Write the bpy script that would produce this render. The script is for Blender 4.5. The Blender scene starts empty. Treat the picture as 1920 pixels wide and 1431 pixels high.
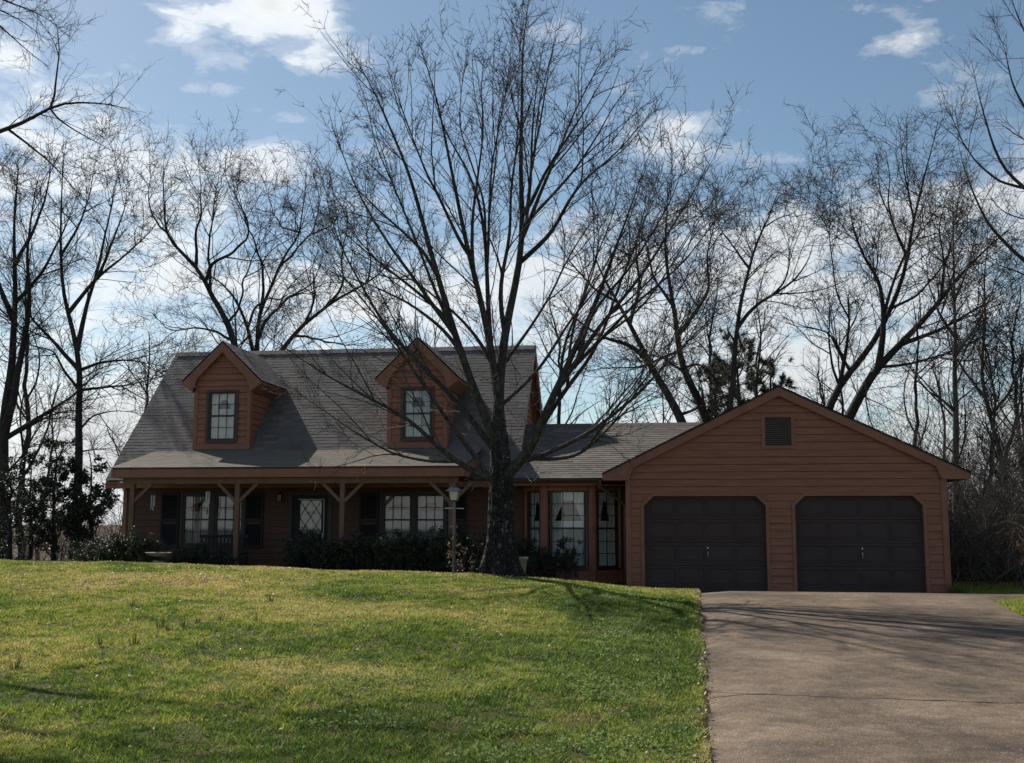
import bpy, math, random
import numpy as np
from mathutils import Matrix, Vector

R = math.radians
scene = bpy.context.scene
col = scene.collection
random.seed(7)

# ------------------------------------------------------------------ camera
EYE = 1.467
PITCH, YAW, ROLL, FPX = R(7.35), R(8.0), R(0.1), 2080.0     # FPX: focal length in pixels of the 1920 wide photo
_cp, _sp, _cy, _sy = math.cos(PITCH), math.sin(PITCH), math.cos(YAW), math.sin(YAW)
FW = np.array([-_sy * _cp, _cy * _cp, _sp])
RT = np.array([_cy, _sy, 0.0])
UP = np.cross(RT, FW)
RT, UP = math.cos(ROLL) * RT + math.sin(ROLL) * UP, -math.sin(ROLL) * RT + math.cos(ROLL) * UP
CAM = np.array([0, 0, EYE])

cd = bpy.data.cameras.new("camera")
cam = bpy.data.objects.new("camera", cd)
col.objects.link(cam)
m = Matrix.Identity(4)
for i in range(3):
    m[i][0], m[i][1], m[i][2], m[i][3] = RT[i], UP[i], -FW[i], CAM[i]
cam.matrix_world = m
cd.sensor_width = 36
cd.lens = FPX / 1920 * 36
cd.clip_start, cd.clip_end = 0.1, 6000
scene.camera = cam


def at(px, py, Y):
    """point of the plane y = Y seen at a pixel of the 1920 x 1431 photo"""
    d = FW + (px - 960) / FPX * RT - (py - 715.5) / FPX * UP
    return CAM + d * (Y / d[1])


# ------------------------------------------------------------------ light
SUN = np.array([-0.85, 0.79, 1.02]); SUN /= np.linalg.norm(SUN)
EL = math.asin(SUN[2]); AZ = math.atan2(SUN[0], SUN[1])
sd = bpy.data.lights.new("sun", 'SUN')
sd.energy = 4.8
sd.angle = R(0.5)
sd.color = (1.0, 0.93, 0.82)
so = bpy.data.objects.new("sun", sd)
col.objects.link(so)
so.rotation_euler = Vector(SUN).to_track_quat('Z', 'Y').to_euler()

scene.cycles.use_denoising = True
scene.cycles.denoiser = 'OPENIMAGEDENOISE'
scene.cycles.denoising_prefilter = 'NONE'
scene.view_settings.view_transform = 'Standard'
scene.view_settings.look = 'None'
scene.view_settings.exposure = 0.4
scene.view_settings.gamma = 1.0
scene.view_settings.use_curve_mapping = False

world = bpy.data.worlds.new("World")
scene.world = world
world.use_nodes = True


class NT:
    """small helper round a node tree"""
    def __init__(s, nt):
        s.t = nt

    def n(s, kind, ins=None, **props):
        nd = s.t.nodes.new(kind)
        for k, v in props.items():
            setattr(nd, k, v)
        for k, v in (ins or {}).items():
            sock = nd.inputs[k]
            if hasattr(v, 'is_output') or isinstance(v, bpy.types.NodeSocket):
                s.t.links.new(v, sock)
            else:
                sock.default_value = v
        return nd

    def math(s, op, a, b=0.0, c=0.0, clamp=False):
        nd = s.n('ShaderNodeMath', {0: a, 1: b, 2: c}, operation=op)
        nd.use_clamp = clamp
        return nd.outputs[0]

    def mix(s, f, a, b, kind='MIX'):
        nd = s.t.nodes.new('ShaderNodeMix')
        nd.data_type = 'RGBA'; nd.blend_type = kind
        for i, v in ((0, f), (6, a), (7, b)):
            if isinstance(v, bpy.types.NodeSocket):
                s.t.links.new(v, nd.inputs[i])
            else:
                nd.inputs[i].default_value = v if i == 0 or len(v) == 4 else (*v, 1)
        return nd.outputs[2]

    def ramp(s, f, stops, interp='LINEAR'):
        nd = s.t.nodes.new('ShaderNodeValToRGB')
        nd.color_ramp.interpolation = interp
        e = nd.color_ramp.elements
        while len(e) < len(stops):
            e.new(0.5)
        for k, (p, c) in enumerate(stops):
            e[k].position = p
            e[k].color = (c, c, c, 1) if isinstance(c, (int, float)) else (*c, 1)
        s.t.links.new(f, nd.inputs[0])
        return nd.outputs[0]

    def link(s, a, b):
        s.t.links.new(a, b)


def build_world():
    t = world.node_tree
    t.nodes.clear()
    g = NT(t)
    sky = g.n('ShaderNodeTexSky', sky_type='NISHITA', sun_disc=False, sun_elevation=EL, sun_rotation=AZ,
              air_density=0.9, dust_density=0.35, ozone_density=2.2)
    tc = g.n('ShaderNodeTexCoord')
    sp = g.n('ShaderNodeSeparateXYZ', {0: tc.outputs['Generated']})
    az = g.math('ARCTAN2', sp.outputs[0], sp.outputs[1])
    el = g.math('ARCSINE', sp.outputs[2])
    # cloud field on the sky directions
    v = g.n('ShaderNodeCombineXYZ', {0: g.math('MULTIPLY', az, 1.0), 1: g.math('MULTIPLY', el, 2.1), 2: 3.7}).outputs[0]
    n1 = g.n('ShaderNodeTexNoise', {'Vector': v, 'Scale': 7.5, 'Detail': 8.0, 'Roughness': 0.58, 'Distortion': 0.35}).outputs['Fac']
    n2 = g.n('ShaderNodeTexNoise', {'Vector': v, 'Scale': 2.6, 'Detail': 3.0, 'Roughness': 0.5}).outputs['Fac']
    n3 = g.n('ShaderNodeTexNoise', {'Vector': v, 'Scale': 26.0, 'Detail': 6.0, 'Roughness': 0.6, 'Distortion': 0.6}).outputs['Fac']

    def blob(px, py, w, h, s):
        d = FW + (px - 960) / FPX * RT - (py - 715.5) / FPX * UP
        d = d / np.linalg.norm(d)
        a0, e0 = math.atan2(d[0], d[1]), math.asin(d[2])
        u = g.math('MULTIPLY', g.math('SUBTRACT', az, a0), 1 / (w / FPX))
        q = g.math('MULTIPLY', g.math('SUBTRACT', el, e0), 1 / (h / FPX))
        r2 = g.math('ADD', g.math('MULTIPLY', u, u), g.math('MULTIPLY', q, q))
        return g.math('MULTIPLY', g.math('EXPONENT', g.math('MULTIPLY', r2, -1.0)), s)

    bias = None
    for b in ((480, 5, 190, 75, .33), (615, 70, 80, 60, .19), (330, 30, 70, 30, .14), (560, 125, 60, 40, .12), (380, 165, 60, 20, .12), (350, 80, 50, 22, .1), (400, 110, 70, 35, .13), (60, 230, 150, 60, .20), (150, 330, 170, 70, .18), (20, 110, 70, 40, .2), (450, 305, 130, 32, .25), (455, 205, 70, 22, .17),
              (560, 222, 50, 14, .15), (250, 440, 160, 60, .2), (700, 560, 260, 60, .2), (1340, 215, 65, 13, .15), (1285, 240, 45, 11, .12), (1420, 190, 40, 10, .11),
              (1690, 75, 85, 20, .2), (1310, 92, 60, 14, .17), (1800, 180, 70, 40, .12), (1880, 370, 120, 40, .2), (1500, 470, 330, 70, .2), (1150, 600, 260, 60, .16),
              (1640, 560, 260, 80, .16), (960, 690, 900, 60, .12), (250, 900, 200, 140, .25), (900, 180, 200, 150, -.2), (250, 60, 60, 60, -.1), (1500, 60, 120, 50, -.06), (1600, 300, 130, 60, -.12)):
        o = blob(*b)
        bias = o if bias is None else g.math('ADD', bias, o)
    low = g.ramp(el, [(0.0, .36), (0.09, .22), (0.17, .11), (0.25, .05), (0.36, 0.0)])
    f = g.math('ADD', g.math('MULTIPLY', n1, 1.05), g.math('ADD', g.math('MULTIPLY', n2, .2), g.math('MULTIPLY', n3, .42)))
    f = g.math('ADD', f, g.math('ADD', bias, low))
    cover = g.ramp(g.math('SUBTRACT', f, .33), [(0.545, 0.0), (0.63, .2), (0.76, .74), (0.92, 1.0)], 'EASE')
    shade = g.ramp(g.math('SUBTRACT', f, .33), [(0.6, 1.0), (0.8, 1.0), (1.0, .8)])
    # cloud light: whiter towards the sun, lifted again opposite it to fill the facade
    sx = g.n('ShaderNodeVectorMath', {0: tc.outputs['Generated'], 1: tuple(SUN)}, operation='DOT_PRODUCT').outputs['Value']
    glow = g.ramp(sx, [(0.0, .95), (0.35, .85), (0.6, .88), (0.8, .98), (0.95, 1.1)])
    cb = g.math('MULTIPLY', g.math('MULTIPLY', glow, shade), 7.8)
    white = g.mix(1.0, (.955, .985, 1.0, 1), g.n('ShaderNodeCombineColor', {0: cb, 1: cb, 2: cb}).outputs[0], 'MULTIPLY')
    skyc = g.mix(1.0, sky.outputs[0], (0.84, 0.845, 0.755, 1), 'MULTIPLY')
    c = g.mix(cover, skyc, white)
    bg = g.n('ShaderNodeBackground', {'Color': c, 'Strength': 0.1})
    out = g.n('ShaderNodeOutputWorld')
    g.link(bg.outputs[0], out.inputs[0])


build_world()

# ------------------------------------------------------------------ materials
MATS = {}


def mat(name, base, rough=.7, spec=.3, noise=None, bump=None, metal=0.0, translucent=0.0):
    """principled surface; noise = (scale, dark colour, light colour, stretch); bump = (scale, strength, stretch)"""
    if name in MATS:
        return MATS[name]
    mt = bpy.data.materials.new(name)
    mt.use_nodes = True
    t = mt.node_tree
    t.nodes.clear()
    g = NT(t)
    p = g.n('ShaderNodeBsdfPrincipled', {'Base Color': (*base, 1), 'Roughness': rough, 'Metallic': metal})
    p.inputs['Specular IOR Level'].default_value = spec
    geo = g.n('ShaderNodeNewGeometry')
    c = None
    if noise:
        sc, a, b, st = noise
        vec = g.n('ShaderNodeVectorMath', {0: geo.outputs['Position'], 1: st}, operation='MULTIPLY').outputs[0]
        nz = g.n('ShaderNodeTexNoise', {'Vector': vec, 'Scale': sc, 'Detail': 6.0, 'Roughness': .62}).outputs['Fac']
        c = g.ramp(nz, [(.3, a), (.7, b)])
        g.link(c, p.inputs['Base Color'])
    if bump:
        sc, s, st = bump
        vec = g.n('ShaderNodeVectorMath', {0: geo.outputs['Position'], 1: st}, operation='MULTIPLY').outputs[0]
        nz = g.n('ShaderNodeTexNoise', {'Vector': vec, 'Scale': sc, 'Detail': 5.0, 'Roughness': .6}).outputs['Fac']
        bp = g.n('ShaderNodeBump', {'Height': nz, 'Strength': s, 'Distance': .02})
        g.link(bp.outputs[0], p.inputs['Normal'])
    sh = p.outputs[0]
    if translucent:
        tr = g.n('ShaderNodeBsdfTranslucent', {'Color': (*base, 1)})
        if c is not None:
            g.link(c, tr.inputs[0])
        sh = g.n('ShaderNodeMixShader', {0: translucent, 1: sh, 2: tr.outputs[0]}).outputs[0]
    out = g.n('ShaderNodeOutputMaterial')
    g.link(sh, out.inputs[0])
    MATS[name] = mt
    return mt


def attr_mat(name, attr, stops, rough=.85, spec=.2, grain=None, translucent=0.0, bump=None):
    """colour from a number stored on each face (the tone of a shingle, a blade, a leaf)"""
    mt = bpy.data.materials.new(name)
    mt.use_nodes = True
    t = mt.node_tree
    t.nodes.clear()
    g = NT(t)
    a = g.n('ShaderNodeAttribute', attribute_name=attr)
    c = g.ramp(a.outputs['Fac'], stops)
    geo = g.n('ShaderNodeNewGeometry')
    if grain:
        nz = g.n('ShaderNodeTexNoise', {'Vector': geo.outputs['Position'], 'Scale': grain[0], 'Detail': 4.0, 'Roughness': .7}).outputs['Fac']
        k = g.ramp(nz, [(.25, grain[1]), (.75, grain[2])])
        c = g.mix(1.0, c, k, 'MULTIPLY')
    p = g.n('ShaderNodeBsdfPrincipled', {'Base Color': c, 'Roughness': rough})
    p.inputs['Specular IOR Level'].default_value = spec
    if bump:
        nz = g.n('ShaderNodeTexNoise', {'Vector': geo.outputs['Position'], 'Scale': bump[0], 'Detail': 4.0}).outputs['Fac']
        g.link(g.n('ShaderNodeBump', {'Height': nz, 'Strength': bump[1], 'Distance': .02}).outputs[0], p.inputs['Normal'])
    sh = p.outputs[0]
    if translucent:
        tr = g.n('ShaderNodeBsdfTranslucent', {'Color': c})
        sh = g.n('ShaderNodeMixShader', {0: translucent, 1: sh, 2: tr.outputs[0]}).outputs[0]
    out = g.n('ShaderNodeOutputMaterial')
    g.link(sh, out.inputs[0])
    MATS[name] = mt
    return mt


ONE = (1, 1, 1)
WOODST = (.5, .5, 8)
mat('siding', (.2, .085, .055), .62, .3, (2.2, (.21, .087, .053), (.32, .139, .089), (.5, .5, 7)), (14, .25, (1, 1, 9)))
mat('shaded_siding', (.2, .085, .055), .62, .3, (2.2, (.068, .031, .020), (.092, .042, .028), (.6, .6, 5)), (14, .25, (1, 1, 9)))  # copy of the siding, darkened so its colour carries the porch shade
mat('trim', (.2, .09, .055), .58, .3, (3.0, (.215, .095, .060), (.28, .127, .082), ONE), (18, .15, ONE))
mat('post_wood', (.25, .13, .075), .6, .3, (5.0, (.13, .072, .044), (.18, .10, .062), (1, 1, .3)), (20, .2, ONE))
mat('brown_trim', (.09, .05, .04), .6, .3, (6, (.07, .04, .034), (.105, .06, .05), ONE))
mat('dark_trim', (.03, .024, .024), .5, .35, (6, (.024, .02, .021), (.04, .032, .03), ONE))
mat('shutter', (.03, .03, .036), .6, .2, (6, (.014, .015, .02), (.022, .022, .028), ONE))
mat('garage_door', (.035, .028, .027), .6, .2, (1.6, (.052, .036, .035), (.066, .047, .045), ONE), (60, .05, ONE))
mat('muntin', (.03, .03, .03), .5)
mat('block_dark', (.03, .03, .028), .9)  # near black, only for the added box behind the bay
mat('plain_wall', (.2, .09, .06), .8)
mat('concrete', (.3, .28, .25), .9, .2, (6, (.22, .2, .18), (.36, .33, .3), ONE), (30, .3, ONE))
mat('bath_stone', (.3, .28, .22), .85, .2, (18, (.2, .19, .15), (.36, .33, .27), ONE), (60, .3, ONE))
mat('gutter', (.08, .045, .035), .4, .4)
mat('lamp_metal', (.15, .15, .16), .22, .5, metal=.9)
mat('black_metal', (.035, .035, .036), .3, .8)
mat('silver', (.38, .38, .38), .4, .5, metal=.7)
mat('white_paint', (.7, .7, .68), .5)
mat('cream', (.3, .28, .22), .6, .3, (9, (.13, .12, .10), (.22, .2, .165), ONE))
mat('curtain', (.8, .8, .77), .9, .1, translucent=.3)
mat('shaded_curtain', (.4, .4, .4), .9, .1, translucent=.3)  # dimmer copy of the curtain, porch shade put into the cloth colour
mat('louver', (.13, .10, .09), .6)
mat('dark_soil', (.05, .035, .025), .95, .1)
mat('lamp_glass', (.75, .73, .66), .3, .5, translucent=.35)
mat('bark_main', (.06, .055, .05), .9, .15, (13, (.016, .015, .015), (.10, .093, .082), (1, 1, .55)), (22, 1.0, (1, 1, .35)))
mat('twig_main', (.1, .085, .07), .8, .25, (9, (.028, .025, .023), (.085, .076, .066), ONE))
mat('bark_grey', (.05, .045, .04), .9, .15, (7, (.022, .021, .02), (.06, .055, .049), (1, 1, .4)), (14, .9, (1, 1, .3)))
mat('twig_grey', (.06, .05, .045), .85, .2, (6, (.022, .019, .018), (.055, .047, .042), ONE))
mat('bark_near', (.05, .045, .04), .9, .15, (7, (.028, .026, .025), (.07, .064, .058), (1, 1, .4)), (14, .7, (1, 1, .3)))
mat('bark_wood', (.1, .085, .07), .9, .15, (5, (.05, .043, .037), (.16, .14, .12), (1, 1, .3)), (14, .8, (1, 1, .3)))


def glass_mat():
    mt = bpy.data.materials.new('window_glass')
    mt.use_nodes = True
    t = mt.node_tree
    t.nodes.clear()
    g = NT(t)
    fc = g.n('ShaderNodeLayerWeight', {'Blend': .5}).outputs['Facing']
    fr = g.math('ADD', g.math('MULTIPLY', g.math('POWER', fc, 5.0), .9), .055)
    a = g.n('ShaderNodeBsdfTransparent', {'Color': (.9, .93, .94, 1)})
    b = g.n('ShaderNodeBsdfGlossy', {'Color': (1, 1, 1, 1), 'Roughness': .02})
    s = g.n('ShaderNodeMixShader', {0: g.math('MULTIPLY', fr, 1.3), 1: a.outputs[0], 2: b.outputs[0]})
    o = g.n('ShaderNodeOutputMaterial')
    g.link(s.outputs[0], o.inputs[0])
    MATS['glass'] = mt


glass_mat()

attr_mat('old_shingle', 'tone', [(0, (.088, .076, .071)), (.5, (.128, .113, .106)), (1, (.18, .162, .152))], .82, .25, (40, (.75, .75, .75), (1.25, 1.25, 1.25)), bump=(90, .35))
attr_mat('new_shingle', 'tone', [(0, (.12, .105, .095)), (.35, (.135, .155, .135)), (.65, (.20, .135, .11)), (1, (.22, .21, .19))], .85, .2, (40, (.75, .75, .75), (1.25, 1.25, 1.25)), bump=(90, .3))
attr_mat('brown_shingle', 'tone', [(0, (.085, .074, .066)), (.5, (.135, .118, .104)), (1, (.2, .178, .155))], .84, .2, (40, (.75, .75, .75), (1.25, 1.25, 1.25)), bump=(90, .35))


# ------------------------------------------------------------------ mesh helpers
class MB:
    def __init__(s):
        s.v, s.f, s.tone = [], [], []

    def add(s, vs, fs, tone=0.5):
        o = len(s.v)
        s.v += [tuple(float(c) for c in p) for p in vs]
        s.f += [tuple(i + o for i in q) for q in fs]
        s.tone += [tone] * len(fs)

    def box(s, x0, x1, y0, y1, z0, z1, tone=.5):
        v = [(x, y, z) for x in (x0, x1) for y in (y0, y1) for z in (z0, z1)]
        s.add(v, [(0, 1, 3, 2), (4, 6, 7, 5), (0, 4, 5, 1), (2, 3, 7, 6), (0, 2, 6, 4), (1, 5, 7, 3)], tone)

    def prism(s, poly, mp, d0, d1):
        """polygon (u, w) swept between two depths, mp(u, w, d) -> point"""
        n = len(poly)
        vs = [mp(u, w, d0) for u, w in poly] + [mp(u, w, d1) for u, w in poly]
        s.add(vs, [tuple(range(n)), tuple(range(2 * n - 1, n - 1, -1))] + [(i, (i + 1) % n, n + (i + 1) % n, n + i) for i in range(n)])

    def beam(s, a, b, w, h, up=(0, 0, 1)):
        a, b = np.array(a, float), np.array(b, float)
        t = b - a; t /= np.linalg.norm(t)
        x = np.cross(t, up); x /= np.linalg.norm(x)
        y = np.cross(x, t)
        vs = [p + sx * x * w / 2 + sy * y * h / 2 for p in (a, b) for sx, sy in ((-1, -1), (1, -1), (1, 1), (-1, 1))]
        s.add(vs, [(0, 1, 2, 3), (7, 6, 5, 4), (0, 4, 5, 1), (1, 5, 6, 2), (2, 6, 7, 3), (3, 7, 4, 0)])

    def tube(s, pts, rad, n=8, cap=True):
        pts = [np.array(p, float) for p in pts]
        k = len(pts)
        if not hasattr(rad, '__len__'):
            rad = [rad] * k
        vs = []
        ref = np.array([.31, .87, .39])
        for i, p in enumerate(pts):
            t = pts[min(i + 1, k - 1)] - pts[max(i - 1, 0)]
            t /= np.linalg.norm(t) + 1e-9
            u = ref - ref.dot(t) * t
            if np.linalg.norm(u) < .1:
                u = np.array([1., 0, 0]) - t[0] * t
            u /= np.linalg.norm(u)
            w = np.cross(t, u)
            for j in range(n):
                a = 2 * math.pi * j / n
                vs.append(p + rad[i] * (math.cos(a) * u + math.sin(a) * w))
        fs = [(i * n + j, i * n + (j + 1) % n, (i + 1) * n + (j + 1) % n, (i + 1) * n + j) for i in range(k - 1) for j in range(n)]
        if cap:
            fs += [tuple(range(n - 1, -1, -1)), tuple((k - 1) * n + j for j in range(n))]
        s.add(vs, fs)

    def lathe(s, prof, c, n=24):
        vs = [(c[0] + r * math.cos(2 * math.pi * j / n), c[1] + r * math.sin(2 * math.pi * j / n), c[2] + z) for r, z in prof for j in range(n)]
        k = len(prof)
        fs = [(i * n + j, i * n + (j + 1) % n, (i + 1) * n + (j + 1) % n, (i + 1) * n + j) for i in range(k - 1) for j in range(n)]
        fs += [tuple(range(n - 1, -1, -1)), tuple((k - 1) * n + j for j in range(n))]
        s.add(vs, fs)

    def build(s, name, material, parent=None, smooth=False, tone=False, bevel=0):
        me = bpy.data.meshes.new(name)
        me.from_pydata(s.v, [], s.f)
        me.materials.append(MATS[material])
        if tone:
            a = me.attributes.new('tone', 'FLOAT', 'FACE')
            a.data.foreach_set('value', np.array(s.tone, np.float32))
        if smooth:
            me.polygons.foreach_set('use_smooth', [True] * len(me.polygons))
        return link(name, me, parent, bevel)


def link(name, me, parent=None, bevel=0):
    o = bpy.data.objects.new(name, me)
    col.objects.link(o)
    if parent is not None:
        o.parent = parent
        if parent.type == 'EMPTY':
            o.matrix_parent_inverse = Matrix.Translation(-parent.location)
    if bevel:
        b = o.modifiers.new('bevel', 'BEVEL')
        b.width = bevel; b.segments = 2; b.limit_method = 'ANGLE'
    return o


def fast_mesh(name, V, Q, material, parent=None, smooth=False, tone=None, k=4):
    """mesh from arrays: V (n,3), Q (m,k)"""
    me = bpy.data.meshes.new(name)
    V = np.ascontiguousarray(V, np.float32); Q = np.ascontiguousarray(Q, np.int32)
    me.vertices.add(len(V)); me.vertices.foreach_set('co', V.ravel())
    me.loops.add(Q.size); me.loops.foreach_set('vertex_index', Q.ravel())
    me.polygons.add(len(Q))
    me.polygons.foreach_set('loop_start', np.arange(0, Q.size, k, dtype=np.int32))
    if smooth:
        me.polygons.foreach_set('use_smooth', np.ones(len(Q), bool))
    me.update(calc_edges=True)
    me.materials.append(MATS[material])
    if tone is not None:
        a = me.attributes.new('tone', 'FLOAT', 'FACE')
        a.data.foreach_set('value', np.ascontiguousarray(tone, np.float32))
    return link(name, me, parent)


def empty(name, loc, label, cat, group=None):
    o = bpy.data.objects.new(name, None)
    col.objects.link(o)
    o.location = loc
    o.empty_display_size = .3
    tag(o, label, cat, group)
    return o


def tag(o, label=None, cat=None, group=None, kind=None):
    for k, v in (('label', label), ('category', cat), ('group', group), ('kind', kind)):
        if v:
            o[k] = v
    return o


# ------------------------------------------------------------------ value noise on the ground plane
_lat = np.random.RandomState(11).rand(256, 256)


def vnoise(x, y, s):
    x = np.asarray(x) / s + 1000.; y = np.asarray(y) / s + 1000.
    i, j = np.floor(x).astype(int), np.floor(y).astype(int)
    u, w = x - i, y - j
    u = u * u * (3 - 2 * u); w = w * w * (3 - 2 * w)
    g = lambda a, b: _lat[a % 256, b % 256]
    return (g(i, j) * (1 - u) + g(i + 1, j) * u) * (1 - w) + (g(i, j + 1) * (1 - u) + g(i + 1, j + 1) * u) * w


# ------------------------------------------------------------------ terrain
def base_z(Y):
    return np.interp(Y, [-30, 0, 7, 14, 20, 22, 23.2, 24.6, 26.0, 27, 30, 34, 60, 130, 3000], [-.5, -.3, -.19, .0, .15, .175, .14, .0, -.1, -.1, -.05, 0, -1.6, -3.0, -3.0])


def drive_left(Y):
    return np.interp(Y, [0, 7.8, 13, 20, 23.9, 24.3, 25.2, 26.1, 26.3], [.15, .25, .38, .52, .6, .52, .05, -.75, -.97])


def ground(X, Y):
    X = np.asarray(X, float); Y = np.asarray(Y, float)
    hc = np.interp(X, [-60, -22, -14, -10, -8, -6, -3.4, -2, -1.2, -.5, .1, .6], [.48, .52, .48, .41, .345, .30, .225, .145, .075, .03, .01, 0])
    s = np.interp(Y, [0, 6, 20.6, 22.0, 23.2, 24.6, 26.2, 30], [0, 0, .955, 1.0, .96, .62, .30, .15])
    s = np.where(X < -14.5, np.maximum(s, np.interp(Y, [20, 23, 30, 36, 44], [0, 1.0, .85, .5, 0])), s)
    left = np.clip((drive_left(Y) - X) / .15, 0, 1)
    z = base_z(Y) + hc * s * np.where(Y < 26, np.clip((drive_left(Y) - X) / .9, 0, 1), 1) * np.where(X > -2.2, np.interp(Y, [22.3, 24.2], [1, 0]), 1.0) + left * (Y < 26.2) * .02 - np.where((X > drive_left(Y)) & (X < 8.6) & (Y < 26.3), .06, .0)
    z = z + ((vnoise(X, Y, 1.7) - .5) * .075 + (vnoise(X + 5, Y, .55) - .5) * .03) * np.clip((drive_left(Y) - X - .2) / 1.2, 0, 1) * (Y < 25.5)
    return z


def grid(xs, ys, zf):
    Xg, Yg = np.meshgrid(xs, ys)
    V = np.stack([Xg, Yg, zf(Xg, Yg)], -1).reshape(-1, 3)
    n, mrow = len(xs), len(ys)
    i = (np.arange(mrow - 1)[:, None] * n + np.arange(n - 1)[None]).ravel()
    return V, np.stack([i, i + 1, i + n + 1, i + n], -1)


def ground_mat():
    mt = bpy.data.materials.new('lawn_ground')
    mt.use_nodes = True
    t = mt.node_tree
    t.nodes.clear()
    g = NT(t)
    geo = g.n('ShaderNodeNewGeometry')
    pos = geo.outputs['Position']
    sp = g.n('ShaderNodeSeparateXYZ', {0: pos})
    a = g.n('ShaderNodeTexNoise', {'Vector': pos, 'Scale': .55, 'Detail': 5.0, 'Roughness': .6}).outputs['Fac']
    b = g.n('ShaderNodeTexNoise', {'Vector': pos, 'Scale': 26.0, 'Detail': 4.0, 'Roughness': .7}).outputs['Fac']
    c = g.ramp(a, [(.35, (.12, .095, .045)), (.5, (.075, .078, .028)), (.68, (.055, .07, .022))])
    c = g.mix(1.0, c, g.ramp(b, [(.25, (.45, .42, .4)), (.75, (1.25, 1.2, 1.1))]), 'MULTIPLY')
    lit = g.ramp(g.n('ShaderNodeTexNoise', {'Vector': pos, 'Scale': 9.0, 'Detail': 5.0, 'Roughness': .75}).outputs['Fac'],
                 [(.3, (.035, .025, .018)), (.5, (.085, .06, .04)), (.72, (.16, .115, .075))])
    far = g.math('MAXIMUM', g.ramp(g.math('MULTIPLY', sp.outputs[1], .01), [(.27, 0.), (.31, 1.)]),
                 g.math('MULTIPLY', g.ramp(g.math('MULTIPLY', sp.outputs[0], .1), [(.72, 0.), (.8, 1.)]), g.ramp(g.math('MULTIPLY', sp.outputs[1], .01), [(.235, 0.), (.25, 1.)])))
    c = g.mix(far, c, lit)
    p = g.n('ShaderNodeBsdfPrincipled', {'Base Color': c, 'Roughness': .95})
    p.inputs['Specular IOR Level'].default_value = .1
    g.link(g.n('ShaderNodeBump', {'Height': b, 'Strength': .6, 'Distance': .03}).outputs[0], p.inputs['Normal'])
    o = g.n('ShaderNodeOutputMaterial')
    g.link(p.outputs[0], o.inputs[0])
    MATS['lawn_ground'] = mt


ground_mat()
xs = np.concatenate([[-3000, -1200, -500, -200, -100, -60, -40], np.arange(-30, -15, 1.0), np.arange(-15, -.6, .25), np.arange(-.6, .9, .05), np.arange(.9, 9, .25), np.arange(9, 30, 1.5), [40, 60, 100, 200, 500, 1200, 3000]])
ys = np.concatenate([[-400, -100, -30, -10, 0, 3], np.arange(5, 31, .25), np.arange(31, 60, 2), [70, 90, 130, 200, 400, 900, 2000, 4000]])
V, Q = grid(xs, ys, ground)
o = fast_mesh('lawn', V, Q, 'lawn_ground', smooth=True)
tag(o, kind='structure')


def drive_mat():
    mt = bpy.data.materials.new('driveway_concrete')
    mt.use_nodes = True
    t = mt.node_tree
    t.nodes.clear()
    g = NT(t)
    geo = g.n('ShaderNodeNewGeometry')
    pos = geo.outputs['Position']
    big = g.n('ShaderNodeTexNoise', {'Vector': g.n('ShaderNodeVectorMath', {0: pos, 1: (.9, 1.1, 1)}, operation='MULTIPLY').outputs[0], 'Scale': .8, 'Detail': 8.0, 'Roughness': .68, 'Distortion': .6}).outputs['Fac']
    med = g.n('ShaderNodeTexNoise', {'Vector': pos, 'Scale': 5.0, 'Detail': 6.0, 'Roughness': .7}).outputs['Fac']
    stain = g.ramp(g.n('ShaderNodeTexNoise', {'Vector': pos, 'Scale': .42, 'Detail': 5.0, 'Roughness': .6, 'Distortion': .8}).outputs['Fac'], [(.36, (.58, .58, .59)), (.5, (.95, .95, .95)), (.7, (1.06, 1.05, 1.04))])
    fine = g.n('ShaderNodeTexNoise', {'Vector': pos, 'Scale': 70.0, 'Detail': 3.0, 'Roughness': .7}).outputs['Fac']
    vor = g.n('ShaderNodeTexVoronoi', {'Vector': pos, 'Scale': 58.0, 'Randomness': 1.0})
    c = g.ramp(big, [(.30, (.088, .066, .050)), (.48, (.150, .114, .086)), (.7, (.232, .176, .133))])
    c = g.mix(1.0, c, g.ramp(med, [(.3, (.62, .62, .62)), (.7, (1.3, 1.28, 1.24))]), 'MULTIPLY')
    c = g.mix(1.0, c, g.ramp(fine, [(.3, (.4, .4, .4)), (.7, (1.65, 1.62, 1.55))]), 'MULTIPLY')
    c = g.mix(1.0, c, stain, 'MULTIPLY')
    sc = g.n('ShaderNodeSeparateColor', {0: vor.outputs['Color']})
    stone = g.math('MULTIPLY', g.math('GREATER_THAN', sc.outputs[0], .90), g.math('LESS_THAN', vor.outputs['Distance'], .42))
    c = g.mix(g.math('MULTIPLY', stone, g.math('MULTIPLY', sc.outputs[2], .85)), c, (.36, .31, .25, 1))
    dstone = g.math('MULTIPLY', g.math('LESS_THAN', sc.outputs[1], .2), g.math('LESS_THAN', vor.outputs['Distance'], .5))
    c = g.mix(g.math('MULTIPLY', dstone, .45), c, (.05, .042, .038, 1))
    p = g.n('ShaderNodeBsdfPrincipled', {'Base Color': c, 'Roughness': .82})
    p.inputs['Specular IOR Level'].default_value = .2
    h = g.math('ADD', g.math('MULTIPLY', vor.outputs['Distance'], -.6), fine)
    g.link(g.n('ShaderNodeBump', {'Height': h, 'Strength': .35, 'Distance': .012}).outputs[0], p.inputs['Normal'])
    o = g.n('ShaderNodeOutputMaterial')
    g.link(p.outputs[0], o.inputs[0])
    MATS['driveway'] = mt


drive_mat()


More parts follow.
